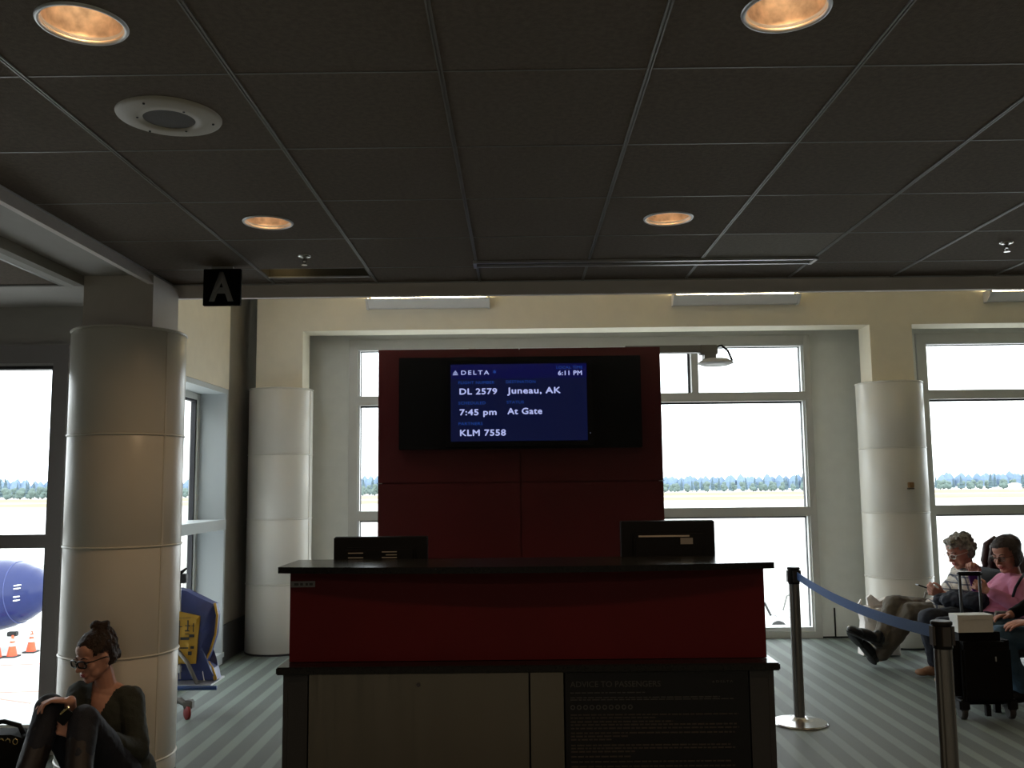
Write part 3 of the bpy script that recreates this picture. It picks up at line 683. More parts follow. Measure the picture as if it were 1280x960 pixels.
# ================================================================== STANCHIONS + BELT
def stanchion(x, y, label):
    s = empty('belt_stanchion', (x, y, 0), label, 'stanchion', 'belt barrier posts')
    obj('base', lathe(BM(), (x, y, 0), [(0, 0), (.172, 0), (.175, .006), (.168, .014), (.10, .026), (.05, .036), (.042, .044), (.0, .044)], 48), 'steel', s, smooth='auto')
    n = 48; bm = BM(); prof = []
    for k in range(n):
        a = 2*PI*k/n; r = .034-(.005 if k % 12 in (5, 6) else 0); prof.append((x+r*math.cos(a), y+r*math.sin(a)))
    prism(bm, prof, .046, .88, 'z'); obj('post', bm, 'post', s)
    obj('belt_head', lathe(BM(), (x, y, 0), [(0, .881), (.036, .881), (.037, .885), (.037, .972), (.041, .975), (.041, .985), (.037, .989), (0, .989)], 32), 'black', s, smooth='auto')
    for a in (0, PI/2, PI, 3*PI/2):
        R = Matrix.Rotation(a, 3, 'Z'); c_ = V((x, y, .93))+R @ V((.038, 0, 0)); obj('belt_slot', box(BM(), c_.x-.006, c_.x+.006, c_.y-.016, c_.y+.016, .895, .968, R), 'groove', s)
    return s
S1, S2 = (1.795, 6.15), (1.683, 3.78)
stanchion(*S1, 'silver belt barrier post with round steel base between counter and window')
stanchion(*S2, 'nearer dark grooved belt barrier post in front of the black suitcase')
bm = BM(); prev = None; N_ = 24
a_, b_ = V((S1[0]+.01, S1[1]-.045, .937)), V((S2[0]-.01, S2[1]+.045, .940)); d_ = (b_-a_); sd = V((d_.y, -d_.x, 0)).normalized()*.0012
for i in range(N_+1):
    t = i/N_; p = a_+d_*t; p.z -= .042*4*t*(1-t)
    cur = [bm.verts.new(p+V((0, 0, h))+s) for h, s in ((-.0245, -sd), (.0245, -sd), (.0245, sd), (-.0245, sd))]
    if prev:
        for k in range(4): bm.faces.new((prev[k], prev[(k+1) % 4], cur[(k+1) % 4], cur[k]))
    else: bm.faces.new(cur)
    prev = cur
bm.faces.new(prev[::-1])
obj('barrier_belt', bm, 'belt', None, label='blue fabric barrier belt stretched between the two posts', cat='belt')

# ================================================================== OUTSIDE
GZ = -5.0
B('ground', -900, 900, 9.8, 2500, GZ-.5, GZ, 'concrete', kind='structure', keep=True)
B('ground_west', -900, -3.2, 6.1, 9.7, GZ-.5, GZ, 'concrete', kind='structure', keep=True)
B('building_base', -2.95, 12, 9.3, 9.59, GZ, -.31, 'grey_wall', kind='structure', keep=True)
B('grass_strip', -900, 900, 330, 410, GZ, GZ+.04, 'grass', kind='structure', keep=True)
B('grass_strip_far', -900, 900, 440, 575, GZ, GZ+.04, 'grass', kind='structure', keep=True)
# painted marks on the apron
mk = empty('apron_marking', (-13.8, 27, GZ), 'thin red lines and the number 52 painted on the pale apron outside the left window', 'ground marking')
text('52', -14.75, 26.3, .95, .75, GZ+.004, 'mark', mk, plane='xy', extrude=.004)
bm = BM()
for (x0, y0, x1, y1) in ((-30, 29.6, -12, 31.2), (-26, 34.5, -15, 29.2), (-30, 25.9, -8, 26.0), (-30, 33.5, -16, 36)):
    d = V((x1-x0, y1-y0, 0)).normalized(); s = V((-d.y, d.x, 0))*.06
    bm.faces.new([bm.verts.new(p) for p in (V((x0, y0, GZ+.012))+s, V((x0, y0, GZ+.012))-s, V((x1, y1, GZ+.012))-s, V((x1, y1, GZ+.012))+s)])
r_ = bmesh.ops.extrude_face_region(bm, geom=list(bm.faces))
for g in r_['geom']:
    if isinstance(g, bmesh.types.BMVert): g.co.z -= .008
obj('painted_line', bm, 'red_line', mk)
# traffic cones joined by a bar
def cone(x, y, label, first=[None]):
    if first[0] is not None:
        c = copy_tree(first[0], loc=(x, y, GZ)); c['label'] = label; return c
    c = empty('traffic_cone', (x, y, GZ), label, 'traffic cone', 'cones by the engine')
    obj('cone_base', box(BM(), x-.24, x+.24, y-.24, y+.24, GZ, GZ+.05, bev=.01), 'tyre', c)
    obj('cone_body', lathe(BM(), (x, y, GZ), [(.19, .05), (.04, .82), (.0, .84)], 24), 'orange', c, smooth='auto')
    for a, b_ in ((.42, .54), (.62, .69)):
        r = lambda h: .192-(h-.05)*.195+.004
        obj('white_sleeve', lathe(BM(), (x, y, GZ), [(r(a), a), (r(b_), b_)], 24), 'white', c, smooth=True)
    first[0] = c; return c
cone(-19.95, 37.15, 'middle orange traffic cone with the white bar beneath the blue engine')
cone(-19.72, 38.15, 'rightmost orange traffic cone at the far end of the white bar')
cone(-20.42, 36.9, 'orange traffic cone cut by the left edge of the view')
obj('cone_bar', tube(BM(), [(-20.02, 36.85, GZ+.66), (-19.66, 38.42, GZ+.80)], .035), 'white', None, label='white bar laid between the two orange cones', cat='bar')
# jet engine
en = empty('jet_engine', (-21.6, 38.3, -4.2), 'shiny blue aircraft engine cowling with a white round emblem outside the left window', 'aircraft engine')
ax = V((1, -.05, .10)).normalized(); cc = V((-22.6, 38.6, -2.86))
prof = [(1.0, -2.2), (1.42, -1.6), (1.52, -.6), (1.52, .4), (1.47, 1.1), (1.36, 1.8), (1.14, 2.5), (.86, 3.0), (.52, 3.28), (.32, 3.36)]
pr2 = []
for i in range(len(prof)-1):
    for k in range(4): t = k/4; pr2.append((prof[i][0]*(1-t)+prof[i+1][0]*t, prof[i][1]*(1-t)+prof[i+1][1]*t))
pr2.append(prof[-1])
obj('cowling', lathe(BM(), cc, pr2, 64, axis=ax, cap0=True, cap1=True), 'cowling', en, smooth='auto')
obj('exhaust_cone', lathe(BM(), cc, [(.30, 3.36), (.26, 3.5), (.12, 3.56), (0, 3.58)], 32, axis=ax), 'alu', en, smooth=True)
for h in (.9, 2.2):
    r = 1.50 if h < 1 else 1.255
    obj('panel_band', lathe(BM(), cc, [(r-.02, h-.02), (r+.008, h), (r-.02, h+.02)], 64, axis=ax), 'navy', en)
obj('round_emblem', lathe(BM(), cc+V((1.12, -1.43, .0)), [(0, -.03), (.60, -.025), (.60, .2)], 40, axis=V((.12, 1, .0))), 'white', en, smooth='auto')
for dz in (-.10, .04, .36, .48): obj('port_mark', box(BM(), -20.03, -19.91, 37.18, 37.72, -2.76+dz, -2.72+dz), 'white', en)
obj('pylon', prism(BM(), [(-25, -1.4), (-22, -1.36), (-21.8, -.9), (-25, .2)], 38.3, 38.7), 'white_paint', en)
obj('lower_fairing', prism(BM(), [(-24.6, -4.45), (-23.6, -4.30), (-23.4, -4.48), (-24.4, -4.6)], 38.3, 38.7), 'navy', en)
obj('wheel_chock', box(BM(), -22.95, -22.55, 42.2, 42.5, GZ, GZ+.2, bev=.03), 'tyre', None, label='small black wheel chock on the apron beneath the blue engine', cat='wheel chock')
# jet bridge-like ribbed blast fence
bf = empty('blast_fence', (-26, 60, GZ), 'long pale ribbed fence across the apron beyond the blue engine', 'fence')
obj('fence_wall', box(BM(), -50, -8, 60, 60.4, GZ, GZ+1.7), 'concrete', bf)
for k in range(60): obj('rib', box(BM(), -49.6+k*.7, -49.45+k*.7, 59.86, 59.99, GZ, GZ+1.9), 'fixture', bf)
# service vehicle
ve = empty('baggage_tug', (11.1, 40.7, GZ), 'small white airport service vehicle outside the right window', 'vehicle')
obj('chassis', box(BM(), 8.6, 11.9, 40.0, 41.4, GZ+.38, GZ+.80, bev=.05), 'white_paint', ve)
obj('hood', box(BM(), 10.9, 11.8, 40.1, 41.3, GZ+.81, GZ+1.15, bev=.08), 'white_paint', ve)
obj('seat_back', box(BM(), 9.9, 10.1, 40.2, 41.2, GZ+.81, GZ+1.5, bev=.05), 'mark', ve)
obj('cargo_box', box(BM(), 8.7, 9.8, 40.05, 41.35, GZ+.81, GZ+1.6, bev=.03), 'white_paint', ve)
obj('steering_column', tube(BM(), [(10.8, 40.6, GZ+.8), (10.55, 40.6, GZ+1.35)], .05), 'tyre', ve)
for k, (x, y) in enumerate(((10.95, 39.95), (9.2, 39.95), (10.95, 41.45), (9.2, 41.45))):
    wh = obj('wheel', lathe(BM(), (x, y, GZ+.34), [(.18, -.1), (.32, -.1), (.34, -.05), (.34, .05), (.32, .1), (.18, .1)], 28, axis=V((0, 1, 0)), cap0=True, cap1=True), 'tyre', ve, smooth='auto')
    obj('hub', lathe(BM(), (x, y, GZ+.34), [(0, -.13), (.16, -.12), (.2, -.09), (.2, .11), (.16, .13), (0, .13)], 20, axis=V((0, 1, 0))), 'white_paint', wh)
obj('tow_bar', tube(BM(), [(11.9, 40.7, GZ+.4), (12.7, 40.7, GZ+.25)], .05), 'blue_paint', ve)
obj('mirror_arm', tube(BM(), [(11.2, 40.1, GZ+1.1), (11.35, 40.0, GZ+1.7), (11.75, 40.0, GZ+1.85)], .04), 'mark', ve)
# distant hangar
hb = empty('airfield_hut', (291, 545, GZ), 'tiny white building before the trees, seen through the right window', 'building')
obj('hut_wall', box(BM(), 288, 293, 543, 548, GZ, GZ+3), 'white_paint', hb); obj('hut_roof', prism(BM(), [(287.6, GZ+3), (293.4, GZ+3), (290.5, GZ+4)], 542.6, 548.4), 'fixture', hb)
B('airfield_cabinet', 262, 262.8, 430, 431, GZ+.04, GZ+1.4, 'tyre', label='tiny dark marker box standing on the airfield grass', cat='marker')
# treeline
def tree_proto(kind, seed):
    r = random.Random(seed); bm = BM()
    if kind == 'c':
        h = r.uniform(9, 12.5)
        for k in range(6):
            z = 1.2+k*(h-2)/6; rr_ = (1-k/6.5)*2.3*r.uniform(.85, 1.15)
            lathe(bm, (r.uniform(-.2, .2), r.uniform(-.2, .2), z), [(rr_, 0), (rr_*.55, (h-2)/6*.9), (0.05, (h-2)/6*1.9)], 9, cap0=True)
        tr = tube(BM(), [(0, 0, 0), (0, 0, 2)], .25, 6)
    else:
        h = r.uniform(6.5, 8.5)
        for k in range(11):
            a = r.uniform(0, 6.28); q = r.uniform(0, 1.5); ell(bm, (q*math.cos(a), q*math.sin(a), r.uniform(1.6, h-1.5)), r.uniform(1.2, 1.8), sub=2)
        for v in bm.verts: v.co += V((r.uniform(-.2, .2), r.uniform(-.2, .2), r.uniform(-.2, .2)))
        tr = tube(BM(), [(0, 0, 0), (0, 0, 2.5)], .3, 6)
    return bm, tr
protos = []
rr = random.Random(11)
for k in range(6):
    kind = 'c' if k < 3 else 'l'
    bm, tr = tree_proto(kind, 20+k)
    t = empty('conifer_tree' if kind == 'c' else 'leafy_tree', (0, 0, GZ))
    for b_ in (bm, tr): bmesh.ops.translate(b_, verts=b_.verts, vec=(0, 0, GZ))
    obj('crown', bm, 'conifer' if kind == 'c' else 'leafy', t); obj('trunk', tr, 'trunk', t)
    tag(t, 'dark pointed conifer in the tree line beyond the airfield' if kind == 'c' else 'rounded leafy tree in the tree line beyond the airfield', 'tree', None)
    t['group'] = 'conifers of the far tree line' if kind == 'c' else 'leafy trees of the far tree line'
    protos.append(t)
used = set()
for row, (yr, sp) in enumerate(((588, 7.0), (603, 6.4), (618, 6.4))):
    x = -372.0+row*2
    while x < 380:
        q = x/yr; x += sp*rr.uniform(.85, 1.15)
        if not (-.62 < q < -.46 or -.40 < q < -.28 or -.21 < q < -.10 or .12 < q < .36 or .43 < q < .62): continue
        k = rr.choice([3, 4, 5, 3, 4, 5, 0, 1] if row == 0 else [0, 1, 2, 3, 4, 5]); s = rr.uniform(.70, 1.0)*(1.2 if q < -.1 else .92)
        o = protos[k] if k not in used else copy_tree(protos[k]); used.add(k)
        o.location = (x, yr+rr.uniform(-3, 3), GZ); o.rotation_euler.z = rr.uniform(0, 6.28); o.scale = (s, s, s)
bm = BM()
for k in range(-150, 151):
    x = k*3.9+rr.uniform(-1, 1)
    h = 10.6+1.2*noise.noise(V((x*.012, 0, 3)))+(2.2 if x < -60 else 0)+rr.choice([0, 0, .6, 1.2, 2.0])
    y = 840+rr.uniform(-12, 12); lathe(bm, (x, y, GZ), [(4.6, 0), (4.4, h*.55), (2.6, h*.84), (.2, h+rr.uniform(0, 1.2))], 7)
obj('distant_forest', bm, 'hazed_forest', None, label='hazy blue forest ridge behind the airfield tree line', cat='forest', kind='stuff')

# ================================================================== CART WITH BAG, LEFT
ca = empty('service_cart', (-2.35, 6.5, 0), 'folded blue and steel service cart standing behind the near round column', 'cart')
bm = BM(); tube(bm, [(-2.355, 6.5, .24), (-2.375, 6.5, .93)], .014); tube(bm, [(-2.335, 6.52, .24), (-2.352, 6.52, .93)], .006, 6); tube(bm, [(-2.66+.1, 6.5, .24), (-2.66+.1, 6.5, .93)], .014); tube(bm, [(-2.56, 6.5, .86), (-2.34, 6.5, .86)], .010)
obj('upright_frame', bm, 'alu', ca, smooth=True)
obj('handle', tube(BM(), [(-2.55, 6.47, .985), (-2.42, 6.44, .985), (-2.33, 6.42, .955), (-2.27, 6.41, 1.0)], [.014, .016, .018, .006]), 'black', ca, smooth=True)
obj('handle_bracket', box(BM(), -2.39, -2.30, 6.48, 6.53, .89, .955, bev=.006), 'gasket', ca)
obj('base_bar', tube(BM(), [(-2.56, 6.45, .195), (-2.06, 6.45, .195)], .015), 'blue_paint', ca, smooth=True)
obj('base_plate', box(BM(), -2.56, -2.10, 6.45, 6.75, .205, .215), 'alu', ca)
obj('strut', tube(BM(), [(-2.34, 6.49, .43), (-2.27, 6.47, .36), (-2.20, 6.47, .22)], .014), 'grid', ca, smooth=True)
obj('clamp', box(BM(), -2.355, -2.315, 6.47, 6.50, .29, .34, bev=.006), 'alu', ca)
bm = BM(); tube(bm, [(-2.40, 6.47, .12), (-2.30, 6.44, .115), (-2.25, 6.42, .09)], [.02, .022, .018]); box(bm, -2.265, -2.205, 6.39, 6.45, .065, .125, bev=.008)
obj('caster_fork', bm, 'grid', ca)
obj('caster_wheel', lathe(BM(), (-2.238, 6.40, .045), [(0, -.014), (.035, -.014), (.045, -.008), (.045, .008), (.035, .014), (0, .014)], 28, axis=V((.75, .65, 0))), 'red_rubber', ca, smooth='auto')
obj('leg', tube(BM(), [(-2.40, 6.47, .12), (-2.42, 6.5, .24)], .014), 'grid', ca)
for x, y in ((-2.50, 6.42), (-2.50, 6.72)):
    obj('caster_wheel', lathe(BM(), (x, y, .045), [(0, -.014), (.035, -.014), (.045, -.008), (.045, .008), (.035, .014), (0, .014)], 20, axis=V((.9, .4, 0))), 'red_rubber', ca, smooth='auto')
    obj('leg', tube(BM(), [(x, y, .05), (x, y, .21)], .012), 'grid', ca)
# bag: outline in XZ extruded with bulge
def pillow(outline, y0, th, n_in=6, bulge=.05, seed=0):
    bm = BM(); cx_ = sum(p[0] for p in outline)/len(outline); cz_ = sum(p[1] for p in outline)/len(outline)
    pts = []
    for i in range(len(outline)):
        a, b_ = outline[i], outline[(i+1) % len(outline)]
        for k in range(6): t = k/6; pts.append((a[0]*(1-t)+b_[0]*t, a[1]*(1-t)+b_[1]*t))
    n = len(pts); sides = []
    for sg in (-1, 1):
        rings = []
        for j in range(n_in):
            t = 1-j/n_in; d = bulge*math.sqrt(max(0, 1-t*t))
            rings.append([bm.verts.new((cx_+(px-cx_)*t, y0+sg*(th/2+d)+.012*noise.noise(V((px*t*9, pz*t*9, sg*3+seed))), cz_+(pz-cz_)*t)) for px, pz in pts])
        c_ = bm.verts.new((cx_, y0+sg*(th/2+bulge), cz_))
        for a, b_ in zip(rings, rings[1:]):
            for k in range(n): bm.faces.new((a[k], a[(k+1) % n], b_[(k+1) % n], b_[k]))
        for k in range(n): bm.faces.new((rings[-1][k], rings[-1][(k+1) % n], c_))
        sides.append(rings[0])
    for k in range(n): bm.faces.new((sides[0][k], sides[0][(k+1) % n], sides[1][(k+1) % n], sides[1][k]))
    return bm
bg_ = empty('cart_bag', (-2.28, 6.62, .217), 'blue sack bag with a yellow printed panel and yellow piping on the cart', 'bag')
out = [(-2.50, .87), (-2.33, .83), (-2.24, .785), (-2.13, .735), (-2.115, .66), (-2.125, .53), (-2.155, .42), (-2.185, .335), (-2.125, .30), (-2.10, .222), (-2.50, .222)]
obj('sack', pillow(out, 6.62, .10, bulge=.05), 'navy', bg_, smooth='auto')
obj('panel', pillow([(-2.48, .70), (-2.36, .70), (-2.205, .665), (-2.215, .50), (-2.225, .345), (-2.45, .345)], 6.512, .010, bulge=.012), 'yellow', bg_, smooth='auto')
obj('piping', tube(BM(), [(-2.125, 6.57, .745), (-2.105, 6.57, .66), (-2.115, 6.57, .53), (-2.147, 6.57, .42), (-2.18, 6.57, .35), (-2.205, 6.57, .325)], .008), 'yellow', bg_, smooth=True)
obj('piping', tube(BM(), [(-2.165, 6.57, .345), (-2.13, 6.565, .30), (-2.105, 6.565, .225)], .012), 'yellow', bg_, smooth=True)
bm = BM()
def pr_(a, b_, c_, d_): box(bm, a, b_, 6.490, 6.4925, c_, d_)
for q in ((-2.33, -2.27, .508, .526), (-2.27, -2.235, .525, .545), (-2.33, -2.275, .449, .458), (-2.26, -2.235, .448, .466), (-2.275, -2.25, .405, .43), (-2.40, -2.35, .408, .42), (-2.34, -2.335, .43, .64), (-2.40, -2.26, .655, .657), (-2.285, -2.277, .57, .64), (-2.30, -2.265, .60, .606), (-2.30, -2.27, .565, .572), (-2.245, -2.24, .56, .62),
          (-2.37, -2.36, .55, .60), (-2.385, -2.36, .62, .632), (-2.35, -2.32, .595, .60), (-2.30, -2.27, .545, .55), (-2.255, -2.235, .60, .604), (-2.38, -2.365, .42, .45)): pr_(*q)
obj('printed_marks', bm, 'print', bg_, kind='stuff')
obj('drawstring', tube(BM(), [(-2.20, 6.56, .335), (-2.185, 6.54, .27), (-2.175, 6.54, .225)], .003, 6), 'white', bg_)

# ================================================================== SEATING ROW, RIGHT
se = empty('beam_seating', (3.75, 7.25, 0), 'row of dark vinyl airport seats the travellers sit on by the window', 'seating')
sy0 = [7.95, 7.35, 6.75, 6.15]
for y in sy0:
    obj('seat', box(BM(), 3.40, 3.90, y-.26, y+.26, .33, .39, bev=.02), 'seat_vinyl', se)
    obj('backrest', box(BM(), 3.93, 3.99, y-.26, y+.26, .40, .80, rot=Matrix.Rotation(.16, 3, 'Y'), bev=.02), 'seat_vinyl', se)
for y in [a+.3 for a in sy0]+[sy0[-1]-.3]:
    obj('armrest', tube(BM(), [(3.93, y, .33), (3.93, y, .55), (3.55, y, .56), (3.50, y, .34)], .013), 'grid', se, smooth=True)
obj('beam', box(BM(), 3.62, 3.70, 5.85, 8.3, .27, .325), 'grid', se)
for y in (6.2, 7.9):
    obj('leg', prism(BM(), [(3.42, 0), (3.46, 0), (3.66, .27), (3.63, .27)], y-.02, y+.02), 'grid', se); obj('leg', prism(BM(), [(3.92, 0), (3.88, 0), (3.66, .27), (3.69, .27)], y-.02, y+.02), 'grid', se)

# ---- suitcase and box
su = empty('suitcase', (3.03, 6.3, 0), 'black upright wheeled suitcase with its pull handle raised beside the front post', 'suitcase')
obj('body', box(BM(), 2.835, 3.215, 6.19, 6.42, .085, .548, bev=.055), 'black_matte', su, smooth='auto')
obj('front_pocket', box(BM(), 2.865, 3.185, 6.158, 6.192, .12, .46, bev=.015), 'black_matte', su, smooth='auto')
obj('zip_pull', box(BM(), 3.075, 3.081, 6.150, 6.157, .375, .405), 'alu', su)
bm = BM(); tube(bm, [(2.985, 6.385, .54), (2.985, 6.385, .905)], .010); tube(bm, [(3.118, 6.385, .54), (3.118, 6.385, .905)], .010); obj('pull_handle_rod', bm, 'seat_vinyl', su, smooth=True)
obj('pull_handle_grip', box(BM(), 2.968, 3.135, 6.37, 6.40, .898, .925, bev=.008), 'black', su)
for x in (2.875, 3.185):
    obj('wheel', lathe(BM(), (x, 6.22, .045), [(0, -.02), (.035, -.02), (.045, -.012), (.045, .012), (.035, .02), (0, .02)], 24, axis=V((1, 0, 0))), 'tyre', su, smooth='auto')
    obj('wheel_housing', box(BM(), x-.034, x+.034, 6.175, 6.27, .055, .13, bev=.012), 'black', su)
    obj('rear_foot', box(BM(), x-.02, x+.02, 6.38, 6.41, 0, .09), 'black', su)
obj('foot', box(BM(), 3.02, 3.05, 6.20, 6.23, .02, .09), 'black', su)
bx_ = empty('carton', (2.98, 6.27, .55), 'closed white cardboard box standing on top of the black suitcase', 'box')
R = Matrix.Rotation(.05, 3, 'Z')
obj('box_body', box(BM(), 2.87, 3.105, 6.215, 6.32, .5495, .632, rot=R), 'white_box', bx_); obj('box_lid', box(BM(), 2.867, 3.108, 6.212, 6.323, .633, .662, rot=R), 'white_box', bx_)
# ---- plastic bag near right column
pb = empty('carrier_bag', (3.2, 8.45, 0), 'crumpled white plastic carrier bag on the carpet beside the right column', 'bag')
obj('bag_body', pillow([(3.035, .42), (3.06, .30), (3.03, 0.01), (3.36, 0.01), (3.36, .30), (3.33, .46), (3.20, .40), (3.12, .43)], 8.45, .13, bulge=.04, seed=5), 'plastic_bag', pb, smooth='auto')
obj('bag_handle', pillow([(3.12, .41), (3.105, .50), (3.14, .535), (3.20, .47), (3.29, .51), (3.34, .47), (3.30, .42)], 8.45, .03, bulge=.02, seed=6), 'plastic_bag', pb, smooth='auto')
obj('bag_handle', pillow([(3.035, .36), (3.03, .45), (3.055, .49), (3.07, .40)], 8.45, .02, bulge=.01, seed=8), 'plastic_bag', pb, smooth='auto')
# ---- brown shoulder bag on the seat row behind
sb = empty('seat_row_behind', (4.35, 7.6, 0), 'dark row of airport seats back to back behind the travellers', 'seating')
for y in (7.95, 7.35, 6.75):
    obj('seat', box(BM(), 4.08, 4.55, y-.26, y+.26, .36, .42, bev=.02), 'seat_vinyl', sb)
obj('beam', box(BM(), 4.28, 4.36, 6.5, 8.25, .28, .355), 'grid', sb)
for y in (6.7, 8.05): obj('leg', prism(BM(), [(4.10, 0), (4.15, 0), (4.34, .28), (4.30, .28)], y-.02, y+.02), 'grid', sb); obj('leg', prism(BM(), [(4.54, 0), (4.49, 0), (4.30, .28), (4.34, .28)], y-.02, y+.02), 'grid', sb)
hb = empty('handbag', (4.2, 8.0, .42), 'dark maroon handbag with upright looped handles behind the two seated travellers', 'bag')
obj('bag_body', pillow([(4.02, .43), (3.99, .60), (3.99, .76), (4.02, .90), (4.12, .97), (4.27, .93), (4.33, .66), (4.32, .43)], 8.05, .16, bulge=.03, seed=2), 'maroon', hb, smooth='auto')
for dy in (-.07, .05):
    obj('bag_strap', tube(BM(), [(4.04, 8.05+dy, .72), (3.985, 8.0+dy, .86), (4.01, 8.0+dy, .99), (4.08, 8.0+dy, 1.04), (4.14, 8.0+dy, .99), (4.15, 8.02+dy, .88), (4.12, 8.04+dy, .80)], [.024, .032, .028, .026, .028, .030, .024]), 'maroon', hb, smooth=True)

# ================================================================== PEOPLE
def basis(fwd, upv=(0, 0, 1)):
    f = V(fwd).normalized(); u = V(upv); r = f.cross(u).normalized(); u = r.cross(f).normalized()
    return Matrix((r, f, u)).transposed()      # columns: right, forward, up
def head_bm(bm, c, Mx, s=1.0, fem=False):
    P = lambda x, y, z: V(c)+Mx @ (V((x, y, z))*s)
    E = lambda x, y, z, r: ell(bm, P(x, y, z), tuple(q*s for q in r), Mx, 3)
    E(0, -.012, .035, (.073, .094, .084)); E(0, .022, -.025, (.063, .068, .088)); E(0, .022, -.070, (.046, .055, .040))
    w_ = .95 if fem else 1.05
    E(0, .066, -.102, (.020*w_, .017, .016)); cap(bm, P(-.034, .079, .016), P(.034, .079, .016), .0125*s, .0125*s)
    E(0, .060, .050, (.052, .03, .040))
    cap(bm, P(0, .088, .008), P(0, .111, -.032), .0075*s, .0115*s); E(.011, .098, -.037, (.008, .010, .007)); E(-.011, .098, -.037, (.008, .010, .007))
    for sx in (-1, 1):
        cap(bm, P(sx*.050, -.005, -.050), P(sx*.016, .062, -.098), .022*s*w_, .017*s); cap(bm, P(sx*.058, .0, .0), P(sx*.050, -.002, -.055), .020*s, .021*s*w_)
        E(sx*.040, .056, -.030, (.022, .023, .026)); E(sx*.075, -.008, -.010, (.007, .015, .027)); E(sx*.040, .045, -.06, (.022, .026, .028))
    E(0, .078, -.066, (.026, .016, .020))
def face_parts(c, Mx, parent, s=1.0, eyes_open=.5):
    P = lambda x, y, z: V(c)+Mx @ (V((x, y, z))*s)
    bm = BM(); ell(bm, P(0, .0915, -.061), (.022*s, .007*s, .0048*s), Mx, 2); ell(bm, P(0, .091, -.070), (.019*s, .008*s, .0058*s), Mx, 2)
    obj('lips', bm, 'lip', parent, smooth=True)
    for sx in (-1, 1):
        e = obj('eye', ell(BM(), P(sx*.031, .077, .0), .0115*s, Mx, 2), 'eye_white', parent, smooth=True)
        obj('iris', ell(BM(), P(sx*.031, .0865, -.002), (.0055*s, .003*s, .0055*s), Mx, 2), 'iris', e, smooth=True)
        obj('eyelid', ell(BM(), P(sx*.031, .0775, .0045), (.0135*s, .0125*s, .0085*s), Mx, 2), 'eyelid', parent, smooth=True)
        bmb = BM(); tube(bmb, [P(sx*.014, .091, .020), P(sx*.032, .089, .026), P(sx*.048, .078, .019)], [.003*s, .0035*s, .002*s], 6); obj('eyebrow', bmb, 'hair_dark', parent, smooth=True)
mat('eyelid', (.40, .19, .13), .55)
def glasses(c, Mx, parent, mt, th, w_=.027, h_=.017, z0=-.002, s=1.0, lens=True):
    P = lambda x, y, z: V(c)+Mx @ (V((x, y, z))*s); bm = BM()
    for sx in (-1, 1):
        pts = []
        for k in range(17):
            a = 2*PI*k/16; ca, sa = math.cos(a), math.sin(a); q = lambda t: math.copysign(abs(t)**.6, t)
            pts.append(P(sx*.033+q(ca)*w_, .108-abs(sx*.033+q(ca)*w_)*.14, z0+q(sa)*h_))
        tube(bm, pts, th, 6); tube(bm, [P(sx*.060, .099, z0+.010), P(sx*.078, .07, z0+.008), P(sx*.083, .0, z0+.004), P(sx*.081, -.015, z0-.004)], [th, th*.8, th*.7, th*.6], 6)
    tube(bm, [P(-.007, .108, z0+.004), P(0, .113, z0+.006), P(.007, .108, z0+.004)], th, 6)
    g = obj('spectacle_frame', bm, mt, parent, smooth=True)
    if lens:
        for sx in (-1, 1):
            obj('spectacle_lens', lathe(BM(), P(sx*.033, .103, z0), [(0, 0), (min(w_, h_)*s*1.05, -.001), (min(w_, h_)*s*1.05, .001), (0, .001)], 20, axis=Mx @ V((sx*.12, 1, 0))), 'spectacle_glass', g)
def hand_bm(bm, wrist, d, n, side, curl=.5, thumb=.5, s=1.0, spread=.05):
    """d: wrist to knuckles, n: palm normal (curl direction), side: towards the thumb"""
    d = V(d).normalized(); n = V(n); n = (n-d*n.dot(d)).normalized(); sd = d.cross(n); sd = sd if sd.dot(V(side)) > 0 else -sd; w0 = V(wrist)
    curls = curl if isinstance(curl, (list, tuple)) else [curl]*4
    L = [(.045, .026, .020), (.050, .030, .022), (.046, .028, .021), (.036, .022, .018)]
    ell(bm, w0+d*.045*s, (.040*s, .050*s, .014*s), Matrix((sd, d, n)).transposed(), 2)
    for i in range(4):
        o = (1.5-i)*.0205*s; k0 = w0+d*(.088-.004*abs(i-1))*s+sd*o; cap(bm, w0+d*.012*s+sd*o*.6, k0, .0115*s, .0105*s, 2)
        dd = (d+sd*(1.5-i)*spread).normalized(); p = k0; a = 0; r = .0098-.0006*(i == 3)
        for j, l in enumerate(L[i]):
            a += curls[i]*(1.05, 1.15, .8)[j]; q = dd*math.cos(a)+n*math.sin(a); p2 = p+q*l*s; cap(bm, p, p2, (r-.0008*j)*s, (r-.0008*(j+1))*s, 2); p = p2
    t0 = w0+d*.022*s+sd*.026*s+n*.004*s; t1 = t0+(d*.62+sd*.72+n*.25*thumb).normalized()*.040*s; t2 = t1+(d*.85+sd*(.45-thumb*.5)+n*thumb*.7).normalized()*.030*s; t3 = t2+(d*.85+sd*(.15-thumb*.6)+n*thumb*.9).normalized()*.024*s
    cap(bm, t0, t1, .0145*s, .0115*s, 2); cap(bm, t1, t2, .0115*s, .0102*s, 2); cap(bm, t2, t3, .0102*s, .0085*s, 2)
def nails(parent, pts): pass
def limb(bm, pts, rs):
    for (a, b_), (r0, r1) in zip(zip(pts, pts[1:]), zip(rs, rs[1:])): cap(bm, a, b_, r0, r1, 3)
